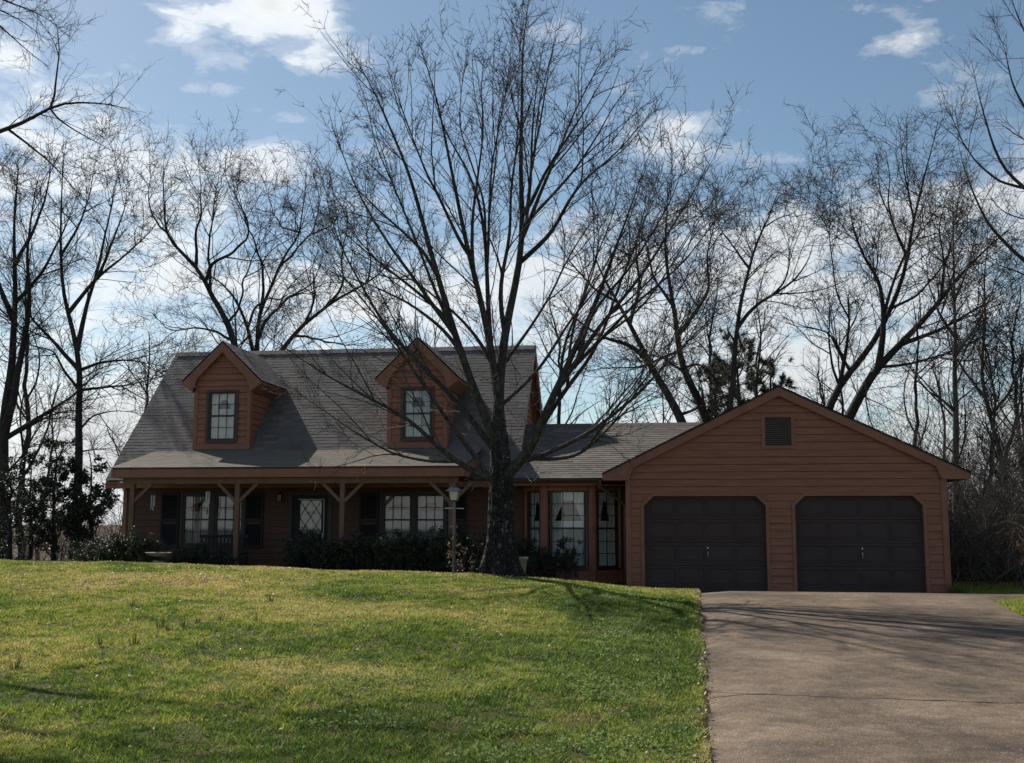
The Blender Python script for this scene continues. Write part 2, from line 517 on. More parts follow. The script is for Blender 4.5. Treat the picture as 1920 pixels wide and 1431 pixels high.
def driveway():
    rows = np.concatenate([np.arange(-6, 26.3, .3), [26.285]])
    V, Q = [], []
    n = 14
    for k, Y in enumerate(rows):
        xl = float(drive_left(Y))
        xr = float(np.interp(Y, [0, 12, 18.4, 21.1, 21.9, 22.3, 23.4, 24.0, 26.3], [5.2, 5.3, 5.41, 5.7, 6.4, 8.5, 8.5, 6.6, 6.45]))
        xl += (random.random() - .5) * .03
        for j in range(n):
            X = xl + (xr - xl) * j / (n - 1)
            V.append((X, Y, float(base_z(Y)) + .004 - (.0 if 0 < j < n - 1 else .05)))
    for k in range(len(rows) - 1):
        for j in range(n - 1):
            i = k * n + j
            Q.append((i, i + 1, i + n + 1, i + n))
    o = fast_mesh('driveway', V, Q, 'driveway', smooth=True)
    tag(o, kind='structure')
    b = MB()
    for y0, y1, amp in ((10.78, 10.42, .025), (17.2, 17.0, .015)):          # joints filled with dirt
        pts = []
        for j in range(41):
            X = float(drive_left(y0)) + .03 + (5.2 - float(drive_left(y0))) * j / 40
            Y = y0 + (y1 - y0) * j / 40 + random.uniform(-amp, amp)
            w = random.uniform(.006, .016)
            pts.append((X, Y, w))
        for (xa, ya, wa), (xb, yb, wb) in zip(pts, pts[1:]):
            za, zb = float(base_z(ya)) + .008, float(base_z(yb)) + .008
            b.add([(xa, ya - wa, za), (xb, yb - wb, zb), (xb, yb + wb, zb), (xa, ya + wa, za)], [(0, 1, 2, 3)])
    j = b.build('driveway_joint', 'dark_soil', o)
    return o


driveway()


# ================================================================== the house
def siding(mb, xl, xr, z0, z1, holes, mp, course=.17, lip=.016):
    """lapped boards between xl(z) and xr(z); holes = (x0, x1, z0, z1)"""
    br = {round(z0, 4), round(z1, 4)}
    k = 0
    lines = []
    while z0 + k * course < z1:
        br.add(round(z0 + k * course, 4)); lines.append(round(z0 + k * course, 4)); k += 1
    for h in holes:
        for z in (h[2], h[3]):
            if z0 < z < z1:
                br.add(round(z, 4))
    br = sorted(br)

    def spans(a, b, zm):
        sp = [(0.0, 1.0)]
        la, ra, lb, rb = xl(a), xr(a), xl(b), xr(b)
        cut = [(h[0], h[1]) for h in holes if h[2] < zm < h[3]]
        xs_ = [(max(la, lb) if False else None)]
        out = []
        cur = [('L', None)]
        segs = [[None, None]]
        pts = sorted(cut)
        left = None
        for x0, x1 in pts:
            out.append((left, x0)); left = x1
        out.append((left, None))
        return [((la if l is None else l), (ra if r is None else r), (lb if l is None else l), (rb if r is None else r)) for l, r in out]

    for a, b in zip(br, br[1:]):
        if b - a < 1e-4:
            continue
        fa = ((a - z0) / course) % 1.0
        if abs(fa - 1) < 1e-3:
            fa = 0
        fb = fa + (b - a) / course
        oa, ob = lip * (1 - fa) + .002, lip * (1 - fb) + .002
        for la, ra, lb, rb in spans(a, b, (a + b) / 2):
            if ra - la < .005 and rb - lb < .005:
                continue
            mb.add([mp(la, a, -.035), mp(ra, a, -.035), mp(rb, b, -.035), mp(lb, b, -.035)], [(0, 1, 2, 3)])
            c = a
            if fa < 1e-3 and b - a > .03:
                c = a + .013
                mb.add([mp(la, c, -.035), mp(ra, c, -.035), mp(ra, c, oa), mp(la, c, oa)], [(0, 1, 2, 3)])
            mb.add([mp(la, c, oa), mp(ra, c, oa), mp(rb, b, ob), mp(lb, b, ob)], [(0, 1, 2, 3)])
            if fb > .999:
                mb.add([mp(lb, b, ob), mp(rb, b, ob), mp(rb, b, -.035), mp(lb, b, -.035)], [(0, 1, 2, 3)])


def shingles(mb, P0, A, U, L, S, rng, course=.127, lip=.013, drop=.0038):
    """rows of tabs on the plane through P0 (lower left), A along the eave, U up the slope"""
    P0, A, U = (np.array(q, float) for q in (P0, A, U))
    N = np.cross(A, U)
    k = 0
    while k * course < S - 1e-3:
        s0, s1 = k * course, min((k + 1) * course, S)
        x = -rng.random() * .25
        while x < L:
            w = rng.choice([.14, .18, .25, .33])
            a, b = max(x, 0), min(x + w, L)
            x += w
            if b - a < .005:
                continue
            t = lip * rng.uniform(.9, 1.1)
            j = rng.uniform(-.004, .004)
            p = [P0 + A * a + U * (s0 + j) + N * t, P0 + A * b + U * (s0 + j) + N * t, P0 + A * b + U * (s1 + .012) + N * (t - drop), P0 + A * a + U * (s1 + .012) + N * (t - drop),
                 P0 + A * a + U * (s0 + j) - N * .004, P0 + A * b + U * (s0 + j) - N * .004]
            tone = min(1, max(0, rng.gauss(.5, .15) + .10 * math.sin(a * 1.3 + k * .5)))
            mb.add(p, [(0, 1, 2, 3), (4, 5, 1, 0)], tone)
        k += 1


house = empty('house', (-4, 28, 0), 'long reddish brown wood sided house with dormers, porch and attached two door garage', 'house')
rng = random.Random(3)

WY = 28.0           # plane of the front wall
HL, HR = -14.37, -4.05
RIDGE_Y, RIDGE_Z = 31.5, 6.585
EAVE_Y, EAVE_Z = 27.55, 2.60
front = lambda x, z, o: (x, WY - o, z)

# ---- main block
WIN = [(-12.69, -11.95), (-11.80, -11.06), (-7.28, -6.54), (-6.41, -5.67)]
holes = [(-12.74, -11.01, .88, 2.25), (-7.33, -5.62, .88, 2.25), (-9.78, -8.66, 0.0, 2.27)]
b = MB()
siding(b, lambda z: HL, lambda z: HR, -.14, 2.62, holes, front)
b.build('front_wall', 'shaded_siding', house)
b = MB()
gz = lambda z: max(0, (RIDGE_Z - .12 - z))
for X, sgn in ((HR, 1), (HL, -1)):
    siding(b, lambda z: RIDGE_Y - min(3.5, gz(z) * .985), lambda z: RIDGE_Y + min(3.5, gz(z) * .985), .03, RIDGE_Z - .2, [], lambda y, z, o: (X + sgn * o, y, z))
b.add([(HL, 35, 0), (HR, 35, 0), (HR, 35, 2.7), (HL, 35, 2.7)], [(0, 1, 2, 3)])
b.build('gable_wall', 'siding', house)

b = MB()
sl = np.array([0, RIDGE_Y - EAVE_Y, RIDGE_Z - EAVE_Z]); SL = np.linalg.norm(sl); Umain = sl / SL
XL, XR = -14.69, -3.73
shingles(b, (XL, EAVE_Y, EAVE_Z), (1, 0, 0), Umain, XR - XL, SL, rng)
Ub = np.array([0, -Umain[1], Umain[2]])
shingles(b, (XR, 2 * RIDGE_Y - EAVE_Y, EAVE_Z), (-1, 0, 0), Ub, XR - XL, SL, rng, course=.25)
roof = b.build('roof', 'old_shingle', house, tone=True)
b = MB()
for s in (-1, 1):
    pts = [(RIDGE_Y, RIDGE_Z - .012), (RIDGE_Y + s * (RIDGE_Y - EAVE_Y), EAVE_Z - .012), (RIDGE_Y + s * (RIDGE_Y - EAVE_Y), EAVE_Z - .04), (RIDGE_Y, RIDGE_Z - .04)]
    b.prism(pts, lambda u, w, d: (d, u, w), XL + .02, XR - .02)
b.build('roof_deck', 'dark_trim', roof)
b = MB()
x = XL
while x < XR:
    w = min(.3, XR - x)
    t = rng.uniform(0, .012)
    for s in (-1, 1):
        b.add([(x, RIDGE_Y, RIDGE_Z + .035 + t), (x + w, RIDGE_Y, RIDGE_Z + .02 + t), (x + w, RIDGE_Y + s * .15, RIDGE_Z - .12 + t), (x, RIDGE_Y + s * .15, RIDGE_Z - .105 + t)], [(0, 1, 2, 3)], rng.random())
    x += .14
b.build('ridge_cap', 'old_shingle', roof, tone=True)

# rakes and eave trim of the main block
for (X0, X1), (S0, S1) in (((XL + .01, XL + .05), (XL + .049, HL - .0)), ((XR - .05, XR - .01), (HR, XR - .049))):
    b = MB()
    for s in (-1, 1):
        ye = RIDGE_Y + s * (RIDGE_Y - EAVE_Y)
        b.prism([(RIDGE_Y, RIDGE_Z - .045), (ye, EAVE_Z - .045), (ye, EAVE_Z - .22), (ye - s * .12, EAVE_Z - .22), (RIDGE_Y, RIDGE_Z - .25)], lambda u, w, d: (d, u, w), X0, X1)
        b.prism([(RIDGE_Y, RIDGE_Z - .10), (ye, EAVE_Z - .10), (ye, EAVE_Z - .115), (RIDGE_Y, RIDGE_Z - .115)], lambda u, w, d: (d, u, w), S0, S1)
    b.build('rake_board', 'trim', house)
b = MB()
b.box(XL + .05, XR - .05, EAVE_Y - .0, EAVE_Y + .03, EAVE_Z - .2, EAVE_Z - .045)
b.box(XL + .05, XR - .05, EAVE_Y + .03, WY - .0, EAVE_Z - .2, EAVE_Z - .175)
b.build('eave_board', 'trim', house)
for X in (HL - .01, HR - .09):
    b = MB()
    b.box(X, X + .1, WY - .028, WY + .06, -.1, 2.38)
    b.build('corner_board', 'trim', house)

# ---- porch
PY, PZ = 25.85, 2.84
PL, PR = -13.66, -4.75
b = MB()
u = np.array([0, 28.37 - PY, 3.42 - PZ]); pl = np.linalg.norm(u); u /= pl
shingles(b, (PL, PY - .02, PZ), (1, 0, 0), u, PR - PL, pl, rng, lip=.014, drop=.009)
pr = b.build('porch_roof', 'new_shingle', house, tone=True)
b = MB()
b.prism([(PY - .01, PZ - .012), (28.36, 3.40), (28.36, 3.36), (PY - .01, PZ - .035)], lambda a, w, d: (d, a, w), PL + .015, PR - .015)
b.build('porch_roof_deck', 'dark_trim', pr)
b = MB()
b.box(PL + .02, PR - .02, PY + .01, PY + .045, PZ - .24, PZ - .036)
for X in (PL + .02, PR - .055):
    b.prism([(PY + .045, PZ - .036), (27.9, PZ + .44), (27.9, PZ + .24), (PY + .6, PZ - .24), (PY + .045, PZ - .24)], lambda a, w, d: (d, a, w), X, X + .035)
b.build('porch_fascia', 'trim', house)
b = MB()
b.box(PL + .25, PR - .2, 26.03, 26.17, 2.45, 2.61)
b.build('porch_beam', 'post_wood', house)
b = MB()
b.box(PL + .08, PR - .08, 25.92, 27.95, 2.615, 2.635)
b.build('porch_ceiling', 'shaded_siding', house)
b = MB()
b.box(PL + .1, PR - .1, 25.95, 27.97, -.1, .1)
b.build('porch_floor', 'concrete', house, bevel=.01)
for X in (-13.17, -10.44, -7.79, -5.12):
    b = MB()
    b.box(X - .058, X + .058, 26.04, 26.156, .1, 2.45)
    p = b.build('porch_post', 'post_wood', house, bevel=.006)
    for s in (-1, 1):
        if (X == -13.17 and s == -1):
            continue
        b = MB()
        b.beam((X + s * .03, 26.098, 2.0), (X + s * .50, 26.098, 2.46), .08, .09, (0, 1, 0))
        b.build('brace', 'post_wood', p, bevel=.004)


# ---- windows
def curtain_mesh(b, x0, x1, z0, z1, y, gap=None, tie=True):
    """sheer curtain in folds; gap = (half width at top, half width at bottom, z bottom, z top)"""
    n = 60
    xc = (x0 + x1) / 2
    ph = rng.random() * 6
    def P(x, z):
        k = (z1 - z) / (z1 - z0)
        return (x, y + .018 * math.sin((x - x0) * 2 * math.pi / .085 + ph) * (.5 + .5 * k) + .01 * math.sin((x - x0) * 31 + 2 * ph), z)
    for i in range(n):
        a, c = x0 + (x1 - x0) * i / n, x0 + (x1 - x0) * (i + 1) / n
        segs = [(z0, z0, z1, z1)]
        if gap:
            wt, wb, zb, zt = gap
            def top(x):
                d = abs(x - xc)
                return zt if d <= wt else (zb if d >= wb else zt + (zb - zt) * (d - wt) / (wb - wt))
            if max(abs(a - xc), abs(c - xc)) <= wb + (x1 - x0) / n:
                segs = [(z0, z0, zb, zb), (top(a), top(c), z1, z1)]
        for za, zc, zd, ze in segs:
            if zd - za < .002 and ze - zc < .002:
                continue
            m_ = 5
            for j in range(m_):
                f0, f1 = j / m_, (j + 1) / m_
                b.add([P(a, za + (zd - za) * f0), P(c, zc + (ze - zc) * f0), P(c, zc + (ze - zc) * f1), P(a, za + (zd - za) * f1)], [(0, 1, 2, 3)])


def hung_window(parent, x0, x1, z0, z1, y, cols=3, rows=(2, 2), mid=None, gap=None, material='dark_trim', T=None, name='window', cloth='curtain'):
    """double hung sash in the opening; T maps (x, depth, z) to the world"""
    T = T or (lambda x, d, z: (x, y + d, z))
    mid = mid if mid is not None else (z0 + z1) / 2
    b = MB()
    def bx(xa, xb, da, db, za, zb):
        v = [T(x, d, z) for x in (xa, xb) for d in (da, db) for z in (za, zb)]
        b.add(v, [(0, 1, 3, 2), (4, 6, 7, 5), (0, 4, 5, 1), (2, 3, 7, 6), (0, 2, 6, 4), (1, 5, 7, 3)])
    fr = .035
    bx(x0 - .012, x0 + fr, .0, .07, z0, z1); bx(x1 - fr, x1 + .012, .0, .07, z0, z1)
    bx(x0 + fr, x1 - fr, .0, .07, z0, z0 + .05); bx(x0 + fr, x1 - fr, .0, .07, z1 - .035, z1)
    bx(x0 + fr, x1 - fr, .012, .06, mid - .022, mid + .022)
    for za, zb, r, d in ((z0 + .05, mid - .022, rows[1], .03), (mid + .022, z1 - .035, rows[0], .02)):
        for i in range(1, cols):
            x = x0 + fr + (x1 - x0 - 2 * fr) * i / cols
            bx(x - .008, x + .008, d, d + .016, za, zb)
        for i in range(1, r):
            z = za + (zb - za) * i / r
            bx(x0 + fr, x1 - fr, d + .003, d + .013, z - .008, z + .008)
    w = b.build(name, material, parent)
    b = MB()
    b.add([T(x0 + .02, .045, z0 + .03), T(x1 - .02, .045, z0 + .03), T(x1 - .02, .045, z1 - .02), T(x0 + .02, .045, z1 - .02)], [(0, 1, 2, 3)])
    b.build('pane', 'glass', w)
    b = MB()
    curtain_mesh(b, x0 - .04, x1 + .04, z0 - .02, z1 + .03, 0.0, gap)
    b.v = [T(x, d + .13, z) for x, d, z in b.v]
    b.build('curtain', cloth, w)
    return w


for i, (x0, x1) in enumerate(WIN):
    hung_window(house, x0, x1, .92, 2.22, WY - .01, mid=1.585, gap=((.1, .34, 1.80, 2.02) if i in (0, 3) else (.12, .3, 1.83, 1.98)), cloth='shaded_curtain')
for x0, x1 in ((-12.69, -11.06), (-7.28, -5.67)):
    b = MB()
    b.box(x0 - .075, x0 - .012, WY - .035, WY + .03, .84, 2.30)
    b.box(x1 + .012, x1 + .075, WY - .035, WY + .03, .84, 2.30)
    b.box(x0 - .012, x1 + .012, WY - .035, WY + .03, 2.222, 2.30)
    b.box(x0 - .10, x1 + .10, WY - .07, WY + .03, .84, .90) if False else b.box(x0 - .012, x1 + .012, WY - .05, WY + .03, .84, .918)
    xm = (x0 + x1) / 2
    b.box(xm - .062, xm + .062, WY - .03, WY + .03, .92, 2.222)
    b.build('window_casing', 'dark_trim', house, bevel=.004)
for xa in (-13.30, -10.98, -7.90, -5.58):
    b = MB()
    xb = xa + .5
    b.box(xa, xa + .05, WY - .052, WY - .02, .84, 2.30); b.box(xb - .05, xb, WY - .052, WY - .02, .84, 2.30)
    for z in (.84, 1.52, 2.23):
        b.box(xa + .05, xb - .05, WY - .052, WY - .02, z, z + .07)
    z = .93
    while z < 2.2:
        if not 1.47 < z < 1.6:
            b.add([(xa + .05, WY - .048, z), (xb - .05, WY - .048, z), (xb - .05, WY - .022, z + .035), (xa + .05, WY - .022, z + .035)], [(0, 1, 2, 3)])
        z += .036
    b.build('shutter', 'shutter', house)

# ---- front door
b = MB()
b.box(-9.80, -9.70, WY - .04, WY + .05, .1, 2.30); b.box(-8.73, -8.63, WY - .04, WY + .05, .1, 2.30); b.box(-9.70, -8.73, WY - .04, WY + .05, 2.22, 2.30)
b.build('door_casing', 'dark_trim', house)
b = MB()
DX0, DX1, DZ0, DZ1 = -9.70, -8.73, .12, 2.22
gx0, gx1, gz0, gz1 = -9.51, -8.92, 1.22, 2.08
yd0, yd1 = WY + .0, WY + .045
b.box(DX0, gx0, yd0, yd1, DZ0, DZ1); b.box(gx1, DX1, yd0, yd1, DZ0, DZ1)
b.box(gx0, gx1, yd0, yd1, DZ0, gz0); b.box(gx0, gx1, yd0, yd1, gz1, DZ1)
for xa, xb in ((gx0 - .06, -9.24), (-9.19, gx1 + .06)):      # cross bucked lower panels
    b.box(xa, xb, yd0 - .012, yd0, .3, .36); b.box(xa, xb, yd0 - .012, yd0, 1.02, 1.08)
    b.beam((xa, yd0 - .006, .36), (xb, yd0 - .006, 1.02), .012, .05, (0, 1, 0)); b.beam((xa, yd0 - .007, 1.02), (xb, yd0 - .007, .36), .012, .05, (0, 1, 0))
door = b.build('front_door', 'shutter', house)
b = MB()
for k in range(-3, 5):                                        # diamond lattice over the glass
    for s in (-1, 1):
        xa = gx0 + k * .295
        za, zb = gz0, gz1
        dx = (gz1 - gz0) * .68
        x0_, x1_ = (xa, xa + dx) if s == 1 else (xa + dx, xa)
        # clip to the opening
        t0, t1 = 0., 1.
        for lim, sg in ((gx0, 1), (gx1, -1)):
            d = (x1_ - x0_)
            f0, f1 = sg * (x0_ - lim), sg * (x1_ - lim)
            if f0 < 0 and f1 < 0:
                t1 = -1
            elif f0 < 0:
                t0 = max(t0, f0 / (f0 - f1))
            elif f1 < 0:
                t1 = min(t1, f0 / (f0 - f1))
        if t1 - t0 > .02:
            y_ = yd0 + .012 + .004 * s
            b.beam((x0_ + (x1_ - x0_) * t0, y_, za + (zb - za) * t0), (x0_ + (x1_ - x0_) * t1, y_, za + (zb - za) * t1), .010, .022, (0, 1, 0))
b.build('lattice', 'muntin', door)
b = MB()
b.add([(gx0, yd0 + .03, gz0), (gx1, yd0 + .03, gz0), (gx1, yd0 + .03, gz1), (gx0, yd0 + .03, gz1)], [(0, 1, 2, 3)])
b.build('pane', 'glass', door)
b = MB()
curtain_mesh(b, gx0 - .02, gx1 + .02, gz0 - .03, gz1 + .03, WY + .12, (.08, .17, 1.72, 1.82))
b.build('curtain', 'shaded_curtain', door)
b = MB()
b.box(gx1 + .062, gx1 + .075, yd0 - .016, yd0, 1.15, 2.12)
b.box(gx0 - .05, gx1 + .062, yd0 - .014, yd0, 2.105, 2.118)
b.build('storm_door_edge', 'silver', door)
b = MB()
b.tube([(-8.86, yd0 - .0, 1.1), (-8.86, yd0 - .06, 1.11), (-8.86, yd0 - .06, 1.24), (-8.86, yd0, 1.25)], .011, 8)
b.build('handle', 'silver', door)
b = MB()
b.box(-10.05, -9.97, WY - .05, WY - .018, 2.1, 2.26)
b.lathe([(.02, 0), (.055, .04), (.065, .2), (.03, .25), (.012, .3)], (-10.01, WY - .12, 2.02), 8)
b.tube([(-10.01, WY - .04, 2.3), (-10.01, WY - .1, 2.34), (-10.01, WY - .12, 2.3)], .01, 6)
b.build('wall_lantern', 'black_metal', house)


# ---- dormers
def dormer(X0, X1):
    xc = (X0 + X1) / 2
    yf = 28.38
    zt, zp = 5.06, 6.22
    hw = (X1 - X0) / 2
    b = MB()
    wx0, wx1 = xc - .37, xc + .37
    zk = 5.42
    xl = lambda z: xc - hw if z <= zk else xc - max(0, hw * (1 - (z - zk) / (zp - zk)))
    xr = lambda z: xc + hw if z <= zk else xc + max(0, hw * (1 - (z - zk) / (zp - zk)))
    siding(b, xl, xr, 3.45, zp, [(wx0 - .05, wx1 + .05, 3.64, 5.06)], lambda x, z, o: (x, yf - o, z))
    for X, s in ((X0, -1), (X1, 1)):
        siding(b, lambda z: yf, lambda z: yf + 1.7, 3.45, zt + .1, [], lambda y, z, o: (X + s * o, y, z))
    d = b.build('dormer', 'siding', house)
    # roof with an overhang in front
    b = MB()
    yo = yf - .16
    tipx, tipz, pk = 1.13, 5.28, 6.37
    u = np.array([tipx, 0, pk - tipz]); L = np.linalg.norm(u); u /= L
    yb = 31.45
    shingles(b, (xc - tipx, yb, tipz), (0, -1, 0), u, yb - yo, L, rng, lip=.013)
    u2 = np.array([-u[0], 0, u[2]])
    shingles(b, (xc + tipx, yo, tipz), (0, 1, 0), u2, yb - yo, L, rng, lip=.013)
    b.build('dormer_roof', 'old_shingle', d, tone=True)
    b = MB()
    mp = lambda x, z, y: (x, y, z)
    # rake with boxed returns, one plate
    z0 = 5.06
    poly = [(0, pk - .03), (-tipx + .01, tipz - .03), (-tipx + .01, tipz - .07), (-hw - .03, z0 - .06), (-hw + .09, z0 + .30), (0, pk - .30)]
    b.prism([(xc + a, w) for a, w in poly], mp, yo + .01, yo + .045)
    b.prism([(xc - a, w) for a, w in reversed(poly)], mp, yo + .01, yo + .045)
    for s in (-1, 1):       # eave boards and soffits down the sides
        b.prism([(xc + s * (tipx - .01), tipz - .03), (xc + s * (tipx - .01), tipz - .07), (xc + s * (hw + .03), z0 - .06), (xc + s * (hw + .03), z0 - .03)], mp, yo + .045, yf + 1.9)
    for s in (-1, 1):       # underside of the overhang
        b.prism([(xc, pk - .06), (xc + s * tipx, tipz - .06), (xc + s * tipx, tipz - .075), (xc, pk - .075)], mp, yo + .045, yf + .05)
    b.build('dormer_rake', 'trim', d)
    b = MB()
    e = .095
    for x0, x1 in ((X0 - .012, X0 + e), (X1 - e, X1 + .012)):
        b.box(x0, x1, yf - .032, yf + .0, 3.45, zt - .02)
    b.box(X0 + e, X1 - e, yf - .030, yf, 3.45, 3.60)
    for x in (X0 - .03, X1 + .005):
        b.box(x, x + .025, yf, yf + .09, 3.5, zt - .02)
    b.build('dormer_trim', 'trim', d, bevel=.003)
    b = MB()
    b.box(wx0 - .085, wx0 - .012, yf - .034, yf + .02, 3.64, 5.06); b.box(wx1 + .012, wx1 + .085, yf - .034, yf + .02, 3.64, 5.06)
    b.box(wx0 - .012, wx1 + .012, yf - .034, yf + .02, 5.0, 5.06); b.box(wx0 - .012, wx1 + .012, yf - .05, yf + .02, 3.62, 3.70)
    b.build('window_casing', 'brown_trim', d, bevel=.003)
    # the sash, pane and curtain are pieces of the dormer
    hung_into(d, wx0, wx1, 3.70, 5.0, yf - .012, gap=(.07, .2, 4.55, 4.80))
    return d


def hung_into(parent, x0, x1, z0, z1, y, gap):
    before = set(bpy.data.objects)
    w = hung_window(parent, x0, x1, z0, z1, y, gap=gap, mid=4.36)
    for ob in list(bpy.data.objects):
        if ob not in before and ob.parent is w:
            ob.parent = parent                     # keep to thing > part > sub-part
    w.name = 'window'


dormer(-12.655, -11.08)
dormer(-7.285, -5.70)

# ---- connecting wing with the bay window
b = MB()
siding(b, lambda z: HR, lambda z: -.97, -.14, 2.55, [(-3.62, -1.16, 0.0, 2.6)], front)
b.build('wing_wall', 'shaded_siding', house)
b = MB(); b.add([(HR, 33.4, -.2), (-.97, 33.4, -.2), (-.97, 33.4, 2.8), (HR, 33.4, 2.8)], [(0, 1, 2, 3)])
b.build('back_wall', 'plain_wall', house)
CE_Y, CE_Z = 27.15, 2.59
CR_Y, CR_Z = 30.36, 4.185
b = MB()
u = np.array([0, CR_Y - CE_Y, CR_Z - CE_Z]); L = np.linalg.norm(u); u /= L
shingles(b, (-4.02, CE_Y, CE_Z), (1, 0, 0), u, 6.5, L, rng, lip=.017, drop=.010)
shingles(b, (2.5, 2 * CR_Y - CE_Y, CE_Z), (-1, 0, 0), np.array([0, -u[1], u[2]]), 6.5, L, rng, course=.25)
wr = b.build('wing_roof', 'brown_shingle', house, tone=True)
b = MB()
for s in (-1, 1):
    ye = CR_Y + s * (CR_Y - CE_Y)
    b.prism([(CR_Y, CR_Z - .012), (ye, CE_Z - .012), (ye, CE_Z - .04), (CR_Y, CR_Z - .04)], lambda a, w, d: (d, a, w), -4.02, 2.48)
b.build('roof_deck', 'dark_trim', wr)
b = MB()
for s in (-1, 1):
    b.add([(-4.02, CR_Y, CR_Z + .04), (1.4, CR_Y, CR_Z + .04), (1.4, CR_Y + s * .16, CR_Z - .06), (-4.02, CR_Y + s * .16, CR_Z - .06)], [(0, 1, 2, 3)], .3)
b.build('ridge_cap', 'brown_shingle', wr, tone=True)
b = MB()
b.box(-4.02, -1.62, CE_Y + .0, CE_Y + .03, CE_Z - .17, CE_Z - .03)
b.box(-4.02, -.97, CE_Y + .03, WY, CE_Z - .17, CE_Z - .15)
b.build('wing_fascia', 'trim', house)
b = MB()      # gutter: a K shaped trough
prof = [(0, 0), (-.075, 0), (-.115, .07), (-.115, .085), (-.105, .085), (-.105, .072), (-.07, .01), (0, .01)]
b.prism([(CE_Y + a, CE_Z - .115 + w) for a, w in prof], lambda a, w, d: (d, a, w), -4.0, -1.66)
b.build('gutter', 'gutter', house)
b = MB()
b.tube([(-1.71, CE_Y - .05, 2.47), (-1.68, CE_Y - .05, 2.40), (-1.16, CE_Y - .05, 2.04), (-1.045, CE_Y - .05, 1.92), (-1.045, CE_Y - .05, .1)], .036, 8)
b.build('downspout', 'gutter', house)

b = MB(); b.box(-4.0, -1.0, 29.0, 29.02, -.1, 2.55); b.box(-3.9, -1.05, 28.05, 29.0, 2.5, 2.52); b.box(-4.02, -4.0, 28.05, 29.0, -.1, 2.5); b.box(-1.02, -1.0, 28.05, 29.0, -.1, 2.5)  # added dark box behind the bay, keeps stray light out of the curtain gap
b.build('bay_light_block', 'block_dark', house)
# bay: three glazed facets between brown posts
bay = [(-3.64, WY), (-3.05, 27.42), (-1.86, 27.42), (-1.14, WY)]
b = MB()
for (xa, ya), (xb, yb) in zip(bay, bay[1:]):
    L = math.hypot(xb - xa, yb - ya)
    tx, ty = (xb - xa) / L, (yb - ya) / L
    mpf = lambda x, z, o: (xa + tx * x + ty * o, ya + ty * x - tx * o, z)
    siding(b, lambda z: 0, lambda z: L, .05, .40, [], mpf)
bw = b.build('bay_window', 'siding', house)
b = MB()
for (xa, ya), (xb, yb) in zip(bay, bay[1:]):
    L = math.hypot(xb - xa, yb - ya)
    tx, ty = (xb - xa) / L, (yb - ya) / L
    mpf = lambda x, z, o: (xa + tx * x + ty * o, ya + ty * x - tx * o, z)
    b.prism([(0, 2.30), (L, 2.30), (L, 2.45), (0, 2.45)], lambda x, z, o: mpf(x, z, -o), 0, .04)
b.build('bay_header', 'siding', bw)
b = MB()
for (xa, ya) in bay[1:3]:
    b.lathe([(.115, .05), (.115, 2.45)], (xa, ya + .05, 0), 8)
b.box(-3.60, -3.48, 27.93, 28.0, .05, 2.45); b.box(-1.28, -1.18, 27.93, 28.0, .05, 2.45)
b.build('bay_post', 'trim', bw, bevel=.006)
for k, ((xa, ya), (xb, yb)) in enumerate(zip(bay, bay[1:])):
    L = math.hypot(xb - xa, yb - ya)
    tx, ty = (xb - xa) / L, (yb - ya) / L
    T = lambda x, d, z: (xa + tx * x - ty * d, ya + ty * x + tx * d, z)
    before = set(bpy.data.objects)
    i0, i1 = (.17, L - .17) if k == 1 else ((.16, L - .16))
    gap = (.12, .34, 1.56, 2.05) if k == 1 else (.035, .13, 1.56, 2.05)
    w = hung_window(bw, i0, i1, .42, 2.30, 0, cols=3 if k == 1 else 2, rows=(3, 3), mid=1.38, gap=gap, T=T)
    for ob in list(bpy.data.objects):
        if ob not in before and ob.parent is w:
            ob.parent = bw
    b = MB()
    v = [T(x, d, z) for x in (i0 - .06, i1 + .06) for d in (-.05, .06) for z in (.36, .418)]
    b.add(v, [(0, 1, 3, 2), (4, 6, 7, 5), (0, 4, 5, 1), (2, 3, 7, 6), (0, 2, 6, 4), (1, 5, 7, 3)])
    b.build('bay_sill', 'dark_trim', bw)

# ---- garage
GY = 26.281
GL, GR = -.97, 6.20
GC, GPK = 2.57, 4.68
DOORS = [(-.57, 2.21), (2.87, 5.69)]
gfront = lambda x, z, o: (x, GY - o, z)
wz = lambda z: 4.62 - abs(z)
b = MB()
lim = lambda z: max(0., (4.60 - z) / .49)
siding(b, lambda z: max(GL, GC - lim(z)), lambda z: min(GR, GC + lim(z)), -.205, 4.58, [(a - .03, c + .03, -.1, 2.16) for a, c in DOORS] + [(2.16, 2.92, 3.22, 4.03)], gfront)
b.build('garage_wall', 'siding', house)
b = MB()
for X, s in ((GL, -1), (GR, 1)):
    siding(b, lambda z: GY, lambda z: 34.2, -.205, 2.6, [], lambda y, z, o: (X + s * o, y, z))
b.add([(GL, 34.2, 0), (GR, 34.2, 0), (GR, 34.2, 2.65), (GC, 34.2, 4.5), (GL, 34.2, 2.65)], [(0, 1, 2, 3, 4)])
b.build('garage_side_wall', 'siding', house)
b = MB()
b.box(GL - .025, GL + .095, GY - .038, GY + .0, -.2, 2.5); b.box(GL - .03, GL, GY - .001, GY + .1, -.2, 2.5)
b.build('corner_board', 'trim', house, bevel=.004)
b = MB()
b.box(GR - .11, GR + .025, GY - .038, GY, -.2, 2.5); b.box(GR, GR + .03, GY - .001, GY + .1, -.2, 2.5)
b.build('corner_board', 'trim', house, bevel=.004)
b = MB()
yo = GY - .13
tipL, tipR = -1.54, 6.73
u = np.array([GC - tipL, 0, GPK - 2.66]); L = np.linalg.norm(u); u /= L
shingles(b, (tipL, 34.3, 2.66), (0, -1, 0), u, 34.3 - yo, L, rng)
u2 = np.array([GC - tipR, 0, GPK - 2.66]); L2 = np.linalg.norm(u2); u2 /= L2
